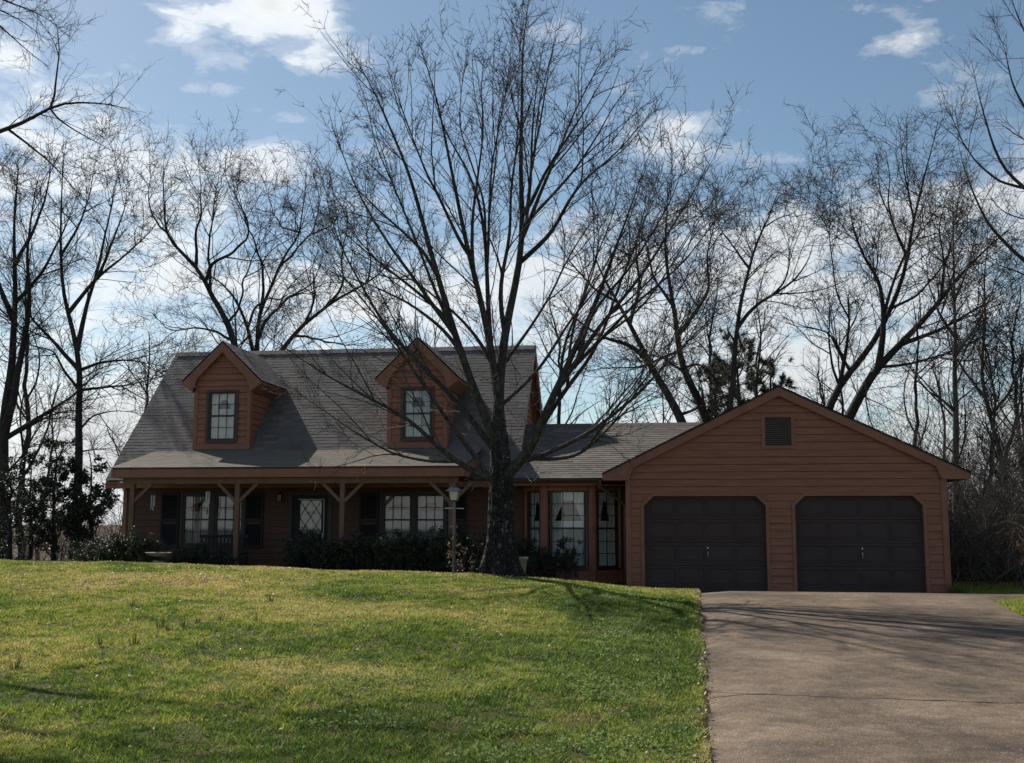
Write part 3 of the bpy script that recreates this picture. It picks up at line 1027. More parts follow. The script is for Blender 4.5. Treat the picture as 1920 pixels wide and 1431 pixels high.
shingles(b, (tipR, yo, 2.66), (0, 1, 0), u2, 34.3 - yo, L2, rng)
gr = b.build('garage_roof', 'brown_shingle', house, tone=True)
b = MB()
for tip in (tipL, tipR):
    b.prism([(GC, GPK - .012), (tip, 2.648), (tip, 2.62), (GC, GPK - .04)], lambda x, z, y: (x, y, z), yo + .012, 34.28)
b.build('roof_deck', 'dark_trim', gr)
b = MB()
mp = lambda x, z, y: (x, y, z)
tw = GC - tipL - .01
poly = [(0, GPK - .045), (-tw, 2.622), (-tw, 2.50), (-3.50, 2.50), (-3.38, 2.79), (0, 4.44)]
b.prism([(GC + a, w) for a, w in poly], mp, yo + .02, yo + .06)
b.prism([(GC - a * (tipR - .01 - GC) / tw, w) for a, w in reversed(poly)], mp, yo + .02, yo + .06)
b.build('garage_rake', 'trim', house)
b = MB()
for tip, w in ((tipL + .01, GL), (tipR - .01, GR)):
    s = 1 if tip > w else -1
    x0, x1 = sorted((tip, w))
    b.box(x0, x1, yo + .062, 34.2, 2.50, 2.52)
    x0, x1 = sorted((tip, tip - s * .03))
    b.box(x0, x1, yo + .062, 34.2, 2.521, 2.62)
for s, tip in ((-1, tipL), (1, tipR)):
    b.prism([(GC, GPK - .12), (tip, 2.66 - .12), (tip, 2.66 - .135), (GC, GPK - .135)], mp, yo + .061, GY - .02)
b.build('garage_soffit', 'trim', house)
ch = .22
for n_, (x0, x1) in enumerate(DOORS):
    b = MB()
    zt = 2.13
    ins = [(x0, -.14), (x0, zt - ch), (x0 + ch, zt), (x1 - ch, zt), (x1, zt - ch), (x1, -.14)]
    e = .075
    outs = [(x0 - e, -.14), (x0 - e, zt - ch + .03), (x0 + ch - .03, zt + e), (x1 - ch + .03, zt + e), (x1 + e, zt - ch + .03), (x1 + e, -.14)]
    for i in range(5):
        q = [ins[i], ins[i + 1], outs[i + 1], outs[i]]
        b.prism(q, mp, GY - .036, GY + .12)
    # corner fillers behind the chamfers
    b.prism([(x0 - .03, zt - ch), (x0 + ch, zt + .03), (x0 - .03, zt + .03)], mp, GY - .006, GY + .1)
    b.prism([(x1 + .03, zt - ch), (x1 + .03, zt + .03), (x1 - ch, zt + .03)], mp, GY - .006, GY + .1)
    # boards in the upper corners
    b.build('door_surround', 'trim', house)
    b = MB()
    yp = GY + .10
    H = zt / 4
    W = x1 - x0
    for r in range(4):
        za, zb = r * H + .004, (r + 1) * H - .004
        b.box(x0 - .02, x1 + .02, yp, yp + .04, za if r else -.09, zb)
        pw = (W - .12) / 4
        for c in range(4):
            pa = x0 + .06 + c * pw + .05; pb = pa + pw - .10
            qa, qb = za + .085, zb - .085
            # raised panel with a sunken border
            rim = [(pa, qa), (pb, qa), (pb, qb), (pa, qb)]
            mid_ = [(pa + .02, qa + .02), (pb - .02, qa + .02), (pb - .02, qb - .02), (pa + .02, qb - .02)]
            inn = [(pa + .06, qa + .05), (pb - .06, qa + .05), (pb - .06, qb - .05), (pa + .06, qb - .05)]
            vs = [(x, yp - .014, z) for x, z in [(pa - .018, qa - .018), (pb + .018, qa - .018), (pb + .018, qb + .018), (pa - .018, qb + .018)]]
            vs += [(x, yp - .002, z) for x, z in rim] + [(x, yp - .002, z) for x, z in mid_] + [(x, yp - .012, z) for x, z in inn]
            fs = []
            for k0 in (0, 4, 8):
                fs += [(k0 + i, k0 + (i + 1) % 4, k0 + 4 + (i + 1) % 4, k0 + 4 + i) for i in range(4)]
            fs += [(12, 13, 14, 15)]
            b.add(vs, fs)
    gd = b.build('garage_door', 'garage_door', house)
    b = MB()
    xc = (x0 + x1) / 2 + .06
    b.lathe([(.022, 0), (.022, .02)], (xc, 0, 0), 12)
    b.v = [(x, yp - .016 - z, .94 + y) for x, y, z in b.v]
    b.tube([(xc, yp - .04, .86), (xc + .005, yp - .05, .80), (xc + .004, yp - .045, .72)], [.010, .013, .006], 6)
    b.build('handle', 'silver', gd)
b = MB()
b.box(2.16, 2.245, GY - .03, GY + .04, 3.22, 4.03); b.box(2.835, 2.92, GY - .03, GY + .04, 3.22, 4.03)
b.box(2.245, 2.835, GY - .03, GY + .04, 3.945, 4.03); b.box(2.245, 2.835, GY - .03, GY + .04, 3.22, 3.285)
gv = b.build('gable_vent', 'trim', house, bevel=.003)
b = MB(); b.box(2.18, 2.9, GY + .09, GY + .1, 3.2, 4.05); b.build('vent_backing', 'dark_trim', gv)
b = MB()
n_ = 14
for i in range(n_):
    z = 3.29 + (3.945 - 3.29) * i / n_
    b.add([(2.245, GY - .022, z), (2.835, GY - .022, z), (2.835, GY + .05, z + .03), (2.245, GY + .05, z + .03),
           (2.245, GY - .022, z + .018), (2.835, GY - .022, z + .018), (2.835, GY + .05, z + .035), (2.245, GY + .05, z + .035)],
          [(0, 1, 2, 3), (4, 5, 6, 7), (0, 1, 5, 4)])
b.build('louver', 'louver', gv)

# ================================================================== trees
def resample(P, n):
    P = np.asarray(P, float)
    d = np.concatenate([[0], np.cumsum(np.linalg.norm(np.diff(P, axis=0), axis=1))])
    # Catmull-like smoothing through the points
    s = np.linspace(0, d[-1], n)
    out = np.stack([np.interp(s, d, P[:, k]) for k in range(P.shape[1])], -1)
    for _ in range(2):
        out[1:-1] = .25 * out[:-2] + .5 * out[1:-1] + .25 * out[2:]
    return out


def tube_arrays(P, Rr, sides, rs):
    """P (m,n,3), R (m,n) -> vertices and quads of m tapering tubes"""
    mm, n = P.shape[:2]
    T = np.gradient(P, axis=1)
    T /= np.linalg.norm(T, axis=2, keepdims=True) + 1e-9
    main = P[:, -1] - P[:, 0]
    ref = rs.normal(size=(mm, 3))
    ref = np.cross(main, ref); ref /= np.linalg.norm(ref, axis=1, keepdims=True) + 1e-9
    U = ref[:, None] - (ref[:, None] * T).sum(2, keepdims=True) * T
    U /= np.linalg.norm(U, axis=2, keepdims=True) + 1e-9
    W = np.cross(T, U)
    a = np.arange(sides) * 2 * np.pi / sides
    V = P[:, :, None] + Rr[:, :, None, None] * (np.cos(a)[None, None, :, None] * U[:, :, None] + np.sin(a)[None, None, :, None] * W[:, :, None])
    b0 = (np.arange(mm) * n * sides)[:, None, None] + (np.arange(n - 1) * sides)[None, :, None]
    j = np.arange(sides)[None, None]; j2 = (j + 1) % sides
    Q = np.stack([b0 + j, b0 + j2, b0 + sides + j2, b0 + sides + j], -1).reshape(-1, 4)
    return V.reshape(-1, 3), Q


def sprout(P, Rr, rs, dens, t0, t1, ang, length, n, up, wig, rk=.012, shrink=.55, minr=.003, spread=None, out=0.0):
    """side branches of all the branches in P at once"""
    mm, k = P.shape[:2]
    seg = np.linalg.norm(np.diff(P, axis=1), axis=2)
    L = seg.sum(1)
    cnt = rs.poisson(np.maximum(dens * L * (t1 - t0), 1e-6))
    idx = np.repeat(np.arange(mm), cnt)
    c = len(idx)
    if c == 0:
        return np.zeros((0, n, 3)), np.zeros((0, n))
    t = t0 + (t1 - t0) * rs.rand(c)
    f = t * (k - 1); i = np.minimum(f.astype(int), k - 2); w = (f - i)[:, None]
    p = P[idx, i] * (1 - w) + P[idx, i + 1] * w
    r = Rr[idx, i] * (1 - w[:, 0]) + Rr[idx, i + 1] * w[:, 0]
    T = P[idx, i + 1] - P[idx, i]; T /= np.linalg.norm(T, axis=1, keepdims=True) + 1e-9
    q = rs.normal(size=(c, 3))
    q -= (q * T).sum(1, keepdims=True) * T
    q /= np.linalg.norm(q, axis=1, keepdims=True) + 1e-9
    a = np.radians(ang[0] + (ang[1] - ang[0]) * rs.rand(c))[:, None]
    d = T * np.cos(a) + q * np.sin(a)
    ln = length(t, L[idx], rs.rand(c))
    step = (ln / (n - 1))[:, None]
    out_ = np.zeros((c, n, 3)); out_[:, 0] = p
    bend = rs.normal(size=(c, 3)) * wig
    for s in range(1, n):
        d = d + np.array([0, 0, up]) + bend * .5 + rs.normal(size=(c, 3)) * wig
        d /= np.linalg.norm(d, axis=1, keepdims=True)
        out_[:, s] = out_[:, s - 1] + d * step
    r0 = np.minimum(r * .72, rk * ln)
    r0 = np.maximum(r0, minr)
    R_ = r0[:, None] * np.linspace(1, .35, n)[None]
    return out_, R_


def join(parts):
    V, Q, o = [], [], 0
    for v, q in parts:
        V.append(v); Q.append(q + o); o += len(v)
    return np.concatenate(V), np.concatenate(Q)


def wobble(P, amp, rs):
    n = len(P)
    w = rs.normal(size=(n, 3)) * amp
    w[0] = 0
    for _ in range(1):
        w[1:-1] = .25 * w[:-2] + .5 * w[1:-1] + .25 * w[2:]
    return P + w


def bare_tree(name, limbs, Y, label, cat='tree', group=None, seed=1, lv=None, bark='bark_grey', twig='twig_grey', base=None, sides=8, knobs=0.0, tips=False, cut=1.0, thin=1.0, endk=1.0, shoots=None):
    """limbs: (pixel trace, radius at start, radius at end, depth shift at the tip[, depth shift at the start]).
    lv: list of sprouting levels, see below"""
    rs = np.random.RandomState(seed)
    lp, lr, tubes = [], [], []
    for li, lb in enumerate(limbs):
        tr, r0, r1, dy = lb[:4]
        dy0 = lb[4] if len(lb) > 4 else 0.0
        k = len(tr)
        pts = np.array([at(px, py, Y + dy0 + (dy - dy0) * (i / (k - 1))) for i, (px, py) in enumerate(tr)])
        if li == 0 and base is not None:
            pts = np.concatenate([np.array([base]), pts])
        ln = np.linalg.norm(np.diff(pts, axis=0), axis=1).sum()
        n = 22
        pts = wobble(resample(pts, n)[:], .012 * ln / 6 + knobs, rs)
        pts = resample(pts[:int(n * cut)], n) if cut < 1 else pts
        if lp and li > 0:                     # root the limb in the nearest one grown before it
            q = np.concatenate(lp); qr = np.concatenate(lr)
            d_ = q - pts[0]; vd = pts[0] - CAM; vd /= np.linalg.norm(vd)
            off = d_ - (d_ @ vd)[:, None] * vd
            j = int(np.argmin(np.linalg.norm(off, axis=1) + .08 * np.abs(d_ @ vd)))
            if np.linalg.norm(off[j]) < .8:
                pts = pts + d_[j] * ((1 - np.linspace(0, 1, n)) ** 2)[:, None]
                r0 = min(r0, qr[j] * .85)
        r0 = r0 * thin * (1.18 if li else 1.0)
        rad = r0 + (r1 * .35 - r0) * np.linspace(0, 1, n) ** .8
        if li == 0:
            rad[0] *= 1.45; rad[1] *= 1.12
        lp.append(pts); lr.append(rad)
    P, Rr = np.array(lp), np.array(lr)
    o = empty(name, P[0, 0], label, cat, group)
    trunk = fast_mesh('trunk', *tube_arrays(P, Rr, sides, rs), bark, o, smooth=True)
    cur, curR = P, Rr
    parts = []
    if shoots:                                # long slender shoots that follow the limbs
        d_, l0, l1_, a0, a1, up_ = shoots
        sh, shR = sprout(P, Rr, rs, d_, .18, .95, (a0, a1), LEN(l0, l1_, .5), 22, up_ * .25, .035, rk=.0075, minr=.006)
        parts.append(tube_arrays(sh, shR, 5, rs))
        cur, curR = np.concatenate([P, sh]), np.concatenate([Rr, shR])
    unit = float(np.median(np.linalg.norm(P[:, -1] - P[:, 0], axis=1)))
    e1, er1 = sprout(P, Rr, rs, lv[0]['dens'] * 2.2, .7, 1.0, (12, 48), LEN(unit * .05 * endk, unit * .14 * endk, .3), 8, .03, .11, rk=.009, minr=lv[0]['minr'] if 'minr' in lv[0] else .004)
    e2, er2 = sprout(e1, er1, rs, **lv[1])
    e3, er3 = sprout(e2, er2, rs, **lv[2])
    parts += [tube_arrays(e1, er1, 4, rs), tube_arrays(e2, er2, 3, rs), tube_arrays(e3, er3, 3, rs)]
    for L in lv:
        cur, curR = sprout(cur, curR, rs, **L)
        if len(cur) == 0:
            break
        s_ = 5 if curR[:, 0].max() > .02 else 3
        parts.append(tube_arrays(cur, curR, s_, rs))
    crown = fast_mesh('crown', *join(parts), twig, o, smooth=False)
    if tips:
        return o, cur
    return o


def LEN(a, b, fall=.6):
    return lambda t, L, u: (a + (b - a) * u) * (1 - fall * t)


# ---- the big tree on the lawn
MT = 22.4
TR = lambda l: l
main_limbs = [
    ([(938, 905), (938, 850), (936, 800), (934, 740), (938, 690), (943, 636), (963, 562), (978, 479), (987, 421), (973, 362), (970, 293), (975, 245), (982, 171), (973, 73), (992, 5), (998, -60)], .165, .012, .6),
    ([(928, 860), (900, 780), (880, 720), (850, 646), (821, 528), (801, 455), (784, 391), (767, 313), (713, 196), (650, 73), (635, 40)], .11, .008, -1.2),
    ([(930, 800), (924, 720), (919, 631), (885, 518), (872, 470), (863, 401), (850, 337), (836, 264), (826, 196), (787, 88), (767, 29)], .115, .008, -.6),
    ([(932, 780), (922, 700), (916, 611), (914, 489), (907, 430), (899, 367), (890, 333), (860, 289), (820, 220), (800, 150), (785, 100)], .105, .008, .9),
    ([(914, 489), (918, 390), (923, 300), (935, 235), (950, 150), (960, 90), (968, 30)], .06, .007, -.5, .5),
    ([(987, 421), (1007, 386), (1031, 318), (1066, 264), (1105, 196), (1139, 132), (1168, 78)], .075, .007, -.8, .2),
    ([(1001, 400), (1003, 340), (1006, 290), (1018, 210), (1030, 130), (1045, 40), (1050, 10)], .055, .006, 1.0, .3),
    ([(975, 490), (1031, 440), (1066, 377), (1095, 338), (1154, 289), (1203, 235), (1237, 190)], .07, .007, -1.5, .2),
    ([(943, 636), (930, 590), (938, 520), (960, 440), (955, 380), (960, 300), (980, 230), (1010, 150), (1020, 90)], .06, .006, -.9, .1),
    ([(946, 946), (965, 933), (983, 906), (1006, 878), (1021, 835), (1031, 775), (1056, 725), (1073, 690), (1090, 645), (1110, 590), (1140, 520), (1160, 450), (1185, 380), (1210, 310), (1225, 260)], .125, .007, -1.9),
    ([(1056, 732), (1100, 660), (1150, 590), (1210, 510), (1255, 440), (1295, 370), (1330, 300), (1350, 265)], .075, .007, -2.8, -1.0),
    ([(1073, 697), (1130, 640), (1190, 575), (1250, 520), (1310, 460), (1360, 390), (1390, 330)], .06, .007, -1.2, -1.1),
    ([(1021, 835), (1048, 770), (1085, 720), (1120, 680), (1140, 620), (1150, 560), (1180, 500), (1200, 430), (1240, 350), (1265, 290)], .06, .007, -.4, -.7),
    ([(1000, 888), (1051, 873), (1101, 833), (1151, 798), (1202, 745), (1250, 690), (1310, 620), (1370, 560), (1400, 525)], .06, .006, -2.4, -.5),
    ([(1006, 884), (1070, 880), (1110, 850), (1150, 800), (1180, 770), (1230, 735), (1290, 700)], .05, .006, -1.2, -.5),
    ([(918, 965), (895, 955), (869, 934), (846, 907), (815, 883), (795, 845), (760, 800), (720, 775), (664, 744), (620, 715), (580, 687), (520, 640), (480, 600)], .075, .006, -2.3),
    ([(922, 900), (905, 870), (872, 830), (840, 790), (800, 730), (760, 670), (710, 600), (660, 540), (620, 480), (590, 420)], .08, .006, -1.6),
    ([(846, 907), (795, 900), (765, 885), (720, 862), (697, 848), (640, 800), (580, 751), (540, 725), (500, 700)], .035, .004, -2.6, -1.2),
    ([(926, 840), (890, 790), (842, 735), (800, 690), (740, 640), (690, 560), (640, 470), (610, 380), (600, 300)], .075, .006, .8),
    ([(850, 646), (800, 570), (750, 500), (700, 420), (655, 330), (625, 250), (612, 190)], .055, .006, .6, -.3),
    ([(935, 720), (905, 650), (870, 600), (820, 560), (770, 520), (720, 490), (665, 470)], .055, .006, -2.6, 0),
    ([(945, 700), (975, 650), (1010, 600), (1045, 540), (1075, 470), (1110, 420), (1150, 360), (1170, 300)], .06, .006, 1.6, .2),
    ([(945, 760), (985, 720), (1020, 690), (1070, 600), (1120, 540), (1180, 470), (1230, 430), (1280, 400)], .05, .006, 1.9, .2),
    ([(821, 528), (790, 470), (728, 412), (690, 375), (648, 335), (625, 300)], .055, .006, .9, -.5),
    ([(993, 434), (1022, 353), (1066, 243), (1110, 140), (1140, 90), (1155, 55)], .055, .006, .9, .2),
    ([(1008, 412), (1081, 323), (1120, 260), (1147, 206), (1199, 132), (1215, 110)], .052, .006, -1.3, .1),
    ([(985, 426), (996, 323), (1000, 206), (1015, 103), (1035, 30)], .055, .006, -1.2, .1),
    ([(912, 470), (908, 368), (882, 309), (860, 243), (868, 147), (880, 70), (884, 40)], .055, .006, 1.3, .5),
    ([(923, 412), (930, 294), (934, 220), (956, 147), (968, 50)], .05, .006, 1.2, 0),
    ([(963, 353), (974, 243), (971, 132), (978, 30)], .05, .006, -1.0, .2),
    ([(885, 518), (880, 420), (895, 330), (910, 240), (900, 150), (915, 70)], .052, .006, -1.4, -.3),
    ([(850, 646), (838, 610), (787, 559), (699, 485), (640, 434), (605, 400)], .055, .006, -1.9, -.3),
    ([(860, 660), (846, 625), (772, 566), (684, 529), (640, 515), (590, 500)], .05, .006, 1.4, -.2),
    ([(845, 620), (800, 520), (770, 430), (735, 340), (700, 260), (680, 170), (665, 130)], .055, .006, 1.5, -.3),
    ([(872, 470), (835, 400), (800, 330), (765, 240), (735, 150), (720, 90)], .055, .006, -1.6, -.4),
    ([(1081, 588), (1154, 470), (1199, 368), (1228, 250), (1235, 215)], .055, .006, -.2, -1.0),
    ([(1085, 660), (1110, 573), (1199, 478), (1265, 368), (1294, 272), (1300, 245)], .052, .006, -2.6, -1.2),
    ([(1056, 725), (1066, 617), (1110, 500), (1147, 412), (1166, 331), (1175, 280)], .052, .006, .6, -.6),
    ([(1045, 760), (1052, 647), (1096, 559), (1125, 470), (1118, 382), (1130, 330)], .05, .006, -2.0, -.4),
    ([(1130, 640), (1200, 590), (1270, 480), (1320, 400), (1370, 330), (1395, 295)], .035, .005, -2.0, -1.2),
    ([(1151, 798), (1220, 700), (1270, 620), (1330, 540), (1385, 470)], .035, .005, -1.2, -1.5),
    ([(1101, 833), (1150, 760), (1210, 690), (1240, 610), (1290, 520), (1310, 450)], .035, .005, -2.6, -1.2),
]


def trunk_mesh(root):
    """fluted trunk with a root flare"""
    rows = [(1095, 938, .60), (1083, 938, .475), (1070, 937, .41), (1055, 937, .36), (1035, 938, .315), (1015, 939, .285), (990, 939, .262), (965, 939, .262), (945, 940, .265), (925, 940, .25), (900, 940, .236), (875, 939, .222), (850, 938, .205), (820, 936, .175), (790, 935, .14), (760, 934, .11), (735, 934, .07)]
    n = 44
    V = []
    for k, (py, px, r) in enumerate(rows):
        c = at(px, py, MT)
        z = c[2]
        for j in range(n):
            a = 2 * math.pi * j / n
            fl = max(0, (1.0 - (z - .4) / .9))
            lob = 1 + .16 * fl * math.cos(5 * a + .7) + .07 * fl * math.cos(8 * a) + .035 * math.sin(11 * a + k * .8) + .03 * math.sin(17 * a - k * 1.3)
            V.append(c + np.array([math.cos(a), math.sin(a), 0]) * r * lob)
    Q = [(k * n + j, k * n + (j + 1) % n, (k + 1) * n + (j + 1) % n, (k + 1) * n + j) for k in range(len(rows) - 1) for j in range(n)]
    o = fast_mesh('trunk', V, Q, 'bark_plate', root, smooth=True)
    md = o.modifiers.new('sub', 'SUBSURF'); md.levels = md.render_levels = 2
    tx = bpy.data.textures.new('bark', 'CLOUDS'); tx.noise_scale = .06
    dm = o.modifiers.new('disp', 'DISPLACE'); dm.texture = tx; dm.strength = .05; dm.mid_level = .5; dm.texture_coords = 'LOCAL'
    return o


def bark_plate_mat():
    mt = bpy.data.materials.new('bark_plate')
    mt.use_nodes = True
    t = mt.node_tree
    t.nodes.clear()
    g = NT(t)
    geo = g.n('ShaderNodeNewGeometry')
    vec = g.n('ShaderNodeVectorMath', {0: geo.outputs['Position'], 1: (1, 1, .62)}, operation='MULTIPLY').outputs[0]
    v = g.n('ShaderNodeTexVoronoi', {'Vector': vec, 'Scale': 15.0, 'Randomness': .9}, feature='DISTANCE_TO_EDGE').outputs['Distance']
    v2 = g.n('ShaderNodeTexVoronoi', {'Vector': vec, 'Scale': 15.0, 'Randomness': .9}).outputs['Color']
    nz = g.n('ShaderNodeTexNoise', {'Vector': vec, 'Scale': 11.0, 'Detail': 6.0, 'Roughness': .7}).outputs['Fac']
    n2 = g.n('ShaderNodeTexNoise', {'Vector': vec, 'Scale': 3.0, 'Detail': 3.0}).outputs['Fac']
    sc = g.n('ShaderNodeSeparateColor', {0: v2})
    k = g.math('ADD', g.math('MULTIPLY', nz, .75), g.math('MULTIPLY', sc.outputs[0], .2))
    c = g.ramp(g.math('ADD', k, g.math('MULTIPLY', n2, .2)), [(.5, (.014, .013, .014)), (.63, (.032, .03, .03)), (.74, (.10, .095, .085)), (.85, (.2, .19, .165))])
    edge = g.ramp(v, [(.0, .0), (.12, 1.)])
    c = g.mix(1.0, c, g.mix(edge, (.3, .3, .3, 1), (1, 1, 1, 1)), 'MULTIPLY')
    zz = g.n('ShaderNodeSeparateXYZ', {0: geo.outputs['Position']}).outputs[2]
    up_ = g.math('ADD', g.math('MULTIPLY', g.math('SUBTRACT', zz, 2.1), .55), g.math('MULTIPLY', g.math('SUBTRACT', nz, .5), .8), clamp=True)
    c = g.mix(up_, c, g.ramp(nz, [(.3, (.02, .019, .018)), (.7, (.10, .093, .082))]))
    p = g.n('ShaderNodeBsdfPrincipled', {'Base Color': c, 'Roughness': .85})
    p.inputs['Specular IOR Level'].default_value = .25
    h = g.math('ADD', g.math('MULTIPLY', edge, .8), g.math('MULTIPLY', nz, .6))
    g.link(g.n('ShaderNodeBump', {'Height': h, 'Strength': 1.0, 'Distance': .03}).outputs[0], p.inputs['Normal'])
    o = g.n('ShaderNodeOutputMaterial')
    g.link(p.outputs[0], o.inputs[0])
    MATS['bark_plate'] = mt


bark_plate_mat()
MAIN_LV = [
    dict(dens=2.3, t0=.12, t1=.98, ang=(20, 50), length=LEN(.5, 1.9, .6), n=9, up=.025, wig=.075, rk=.0085),
    dict(dens=4.6, t0=.12, t1=.98, ang=(28, 65), length=LEN(.22, .75, .45), n=7, up=.06, wig=.09, rk=.010, minr=.0062),
    dict(dens=6.0, t0=.12, t1=1.0, ang=(30, 70), length=LEN(.08, .28, .35), n=4, up=.07, wig=.12, rk=.012, minr=.005),
]
big = bare_tree('lawn_tree', main_limbs, MT, 'tall many stemmed bare tree with a thick dark trunk on the lawn crest', 'tree', seed=5, lv=MAIN_LV, bark='bark_main', twig='twig_main', sides=10, knobs=.014, cut=.96, thin=.84, endk=.8, shoots=(1.9, 1.1, 3.2, 10, 36, .06))
for ch in big.children:
    if ch.name.startswith('trunk'):
        ch.name = 'limb'
trunk_mesh(big)


# short pale sprouts low on the trunk
def sprouts(root):
    rs = np.random.RandomState(31)
    P = []
    for k in range(70):
        a = at(rs.uniform(868, 1010), rs.uniform(690, 925), MT - rs.uniform(.1, .5))
        d = rs.normal(size=3); d[2] = abs(d[2]) + .2; d /= np.linalg.norm(d)
        pts = [a]
        ln = rs.uniform(.3, .9)
        for s in range(6):
            d = d + rs.normal(size=3) * .28; d /= np.linalg.norm(d)
            pts.append(pts[-1] + d * ln / 6)
        P.append(pts)
    P = np.array(P)
    Rr = np.repeat(np.linspace(.008, .003, 7)[None], len(P), 0)
    p2, r2 = sprout(P, Rr, rs, 5.0, .2, 1.0, (30, 70), LEN(.1, .3), 4, .05, .2, minr=.003)
    fast_mesh('sprout', *join([tube_arrays(P, Rr, 4, rs), tube_arrays(p2, r2, 3, rs)]), 'twig_main', root)


sprouts(big)

FAR = lambda d2=1.3, d3=3.2, d4=4.2, l2=(1.2, 3.4), l3=(.5, 1.4), l4=(.2, .6), up=.04, mr=.0088: [
    dict(dens=d2 * 1.5, t0=.22, t1=.98, ang=(28, 65), length=LEN(*l2, .6), n=10, up=up * .7, wig=.09, rk=.012, minr=.009),
    dict(dens=d3 * 1.5, t0=.12, t1=.99, ang=(30, 70), length=LEN(*l3, .45), n=7, up=up, wig=.12, rk=.010, minr=mr),
    dict(dens=d4 * 1.7, t0=.12, t1=1.0, ang=(28, 72), length=LEN(*l4, .35), n=4, up=.05, wig=.14, rk=.010, minr=mr * .75)]

# ---- trees left of the house
Yl = 38.0
bare_tree('bare_tree', [
    ([(2, 1050), (4, 900), (8, 800), (15, 740), (24, 660), (27, 600), (28, 540), (29, 489), (24, 430), (30, 360), (35, 290)], .24, .02, .5),
    ([(8, 810), (28, 730), (42, 650), (58, 560), (50, 480), (62, 380), (75, 320)], .13, .015, -.8),
    ([(14, 825), (61, 794), (100, 768), (138, 742), (165, 715), (200, 690)], .08, .015, -1.2),
    ([(12, 840), (50, 812), (90, 785), (123, 772), (180, 765)], .06, .012, .8),
    ([(26, 600), (0, 540), (-20, 480), (-30, 400), (-25, 330)], .09, .015, .5),
    ([(29, 500), (60, 440), (85, 380), (95, 320), (90, 270)], .08, .012, 1.2),
    ([(28, 560), (70, 520), (100, 470), (125, 420), (150, 350)], .06, .012, -1.5),
    ([(5, 880), (40, 850), (60, 830), (100, 838)], .04, .01, -1.0),
], Yl, 'thick trunked bare tree at the left edge of the photo beyond the lawn', seed=21, thin=1.2, shoots=(1.3, 1.2, 3.6, 15, 45, .05), lv=FAR(1.2, 2.6, 3.8))
bare_tree('bare_tree', [
    ([(143, 1048), (145, 940), (146, 850), (149, 750), (150, 690), (146, 660), (129, 586), (113, 538), (118, 457), (112, 400), (118, 330), (122, 265)], .165, .015, .6),
    ([(131, 596), (180, 528), (225, 489), (283, 435), (305, 395)], .08, .012, -.8),
    ([(147, 668), (158, 610), (167, 563), (185, 500), (200, 430), (215, 350), (222, 310)], .075, .012, .9),
    ([(150, 695), (100, 640), (60, 600), (42, 560), (30, 500)], .07, .012, .6),
    ([(154, 700), (175, 690), (197, 681), (240, 676), (290, 684), (330, 690)], .05, .01, -.8),
    ([(153, 724), (200, 721), (246, 720), (300, 706), (340, 690)], .045, .01, .6),
    ([(152, 748), (190, 735), (235, 725), (280, 705)], .04, .01, 1.4),
    ([(148, 790), (175, 770), (215, 768), (258, 775)], .035, .008, -1.4),
    ([(118, 470), (150, 420), (170, 360), (178, 300)], .05, .01, 1.0),
    ([(146, 835), (180, 838), (205, 840), (232, 835)], .025, .008, .4),
    ([(190, 520), (215, 450), (235, 390), (240, 330)], .045, .01, -1.0),
    ([(149, 720), (120, 690), (100, 655), (70, 650), (40, 640)], .05, .01, -.6),
], Yl - .6, 'forked bare tree standing by the left end of the house, behind the evergreens', seed=22, thin=1.2, shoots=(1.3, 1.2, 3.6, 15, 45, .05), lv=FAR(1.2, 2.6, 3.8))

# a near tree whose limbs reach in from the left
bare_tree('bare_tree', [
    ([(-330, 1300), (-325, 1000), (-320, 700), (-300, 450), (-310, 200), (-300, -100), (-290, -300)], .24, .08, .0),
    ([(-305, 420), (-180, 330), (-60, 270), (0, 248), (60, 225), (100, 200), (125, 188), (180, 192), (235, 203), (262, 212)], .07, .006, -.4),
    ([(103, 200), (109, 180), (110, 140), (114, 95), (108, 50), (85, 15)], .018, .004, .5, -.2),
    ([(96, 206), (110, 225), (145, 248), (190, 272), (225, 290), (250, 302)], .014, .003, .2, -.2),
    ([(0, 248), (48, 277), (96, 312), (135, 351), (167, 383), (193, 415)], .018, .004, .8, -.2),
    ([(-300, 150), (-150, 40), (-60, 10), (0, 50), (40, 85), (75, 115), (90, 125)], .05, .004, .4),
    ([(-300, 0), (-120, -40), (-20, -10), (40, 15), (80, 30), (110, 50)], .05, .004, -.6),
    ([(-100, -20), (-10, 20), (40, 40), (90, 75), (115, 90)], .02, .004, .6),
], 15.0, 'near bare tree off the left edge whose twiggy branches reach into the sky', seed=23,
    lv=[dict(dens=5.0, t0=.45, t1=.99, ang=(20, 55), length=LEN(.5, 1.6, .5), n=8, up=.05, wig=.12, rk=.008, minr=.004),
        dict(dens=7.5, t0=.1, t1=.99, ang=(25, 65), length=LEN(.2, .6, .4), n=6, up=.04, wig=.15, rk=.009, minr=.003),
        dict(dens=5.0, t0=.1, t1=1., ang=(25, 65), length=LEN(.08, .25, .3), n=4, up=.03, wig=.2, rk=.01, minr=.0022)], bark='bark_near', twig='bark_near')

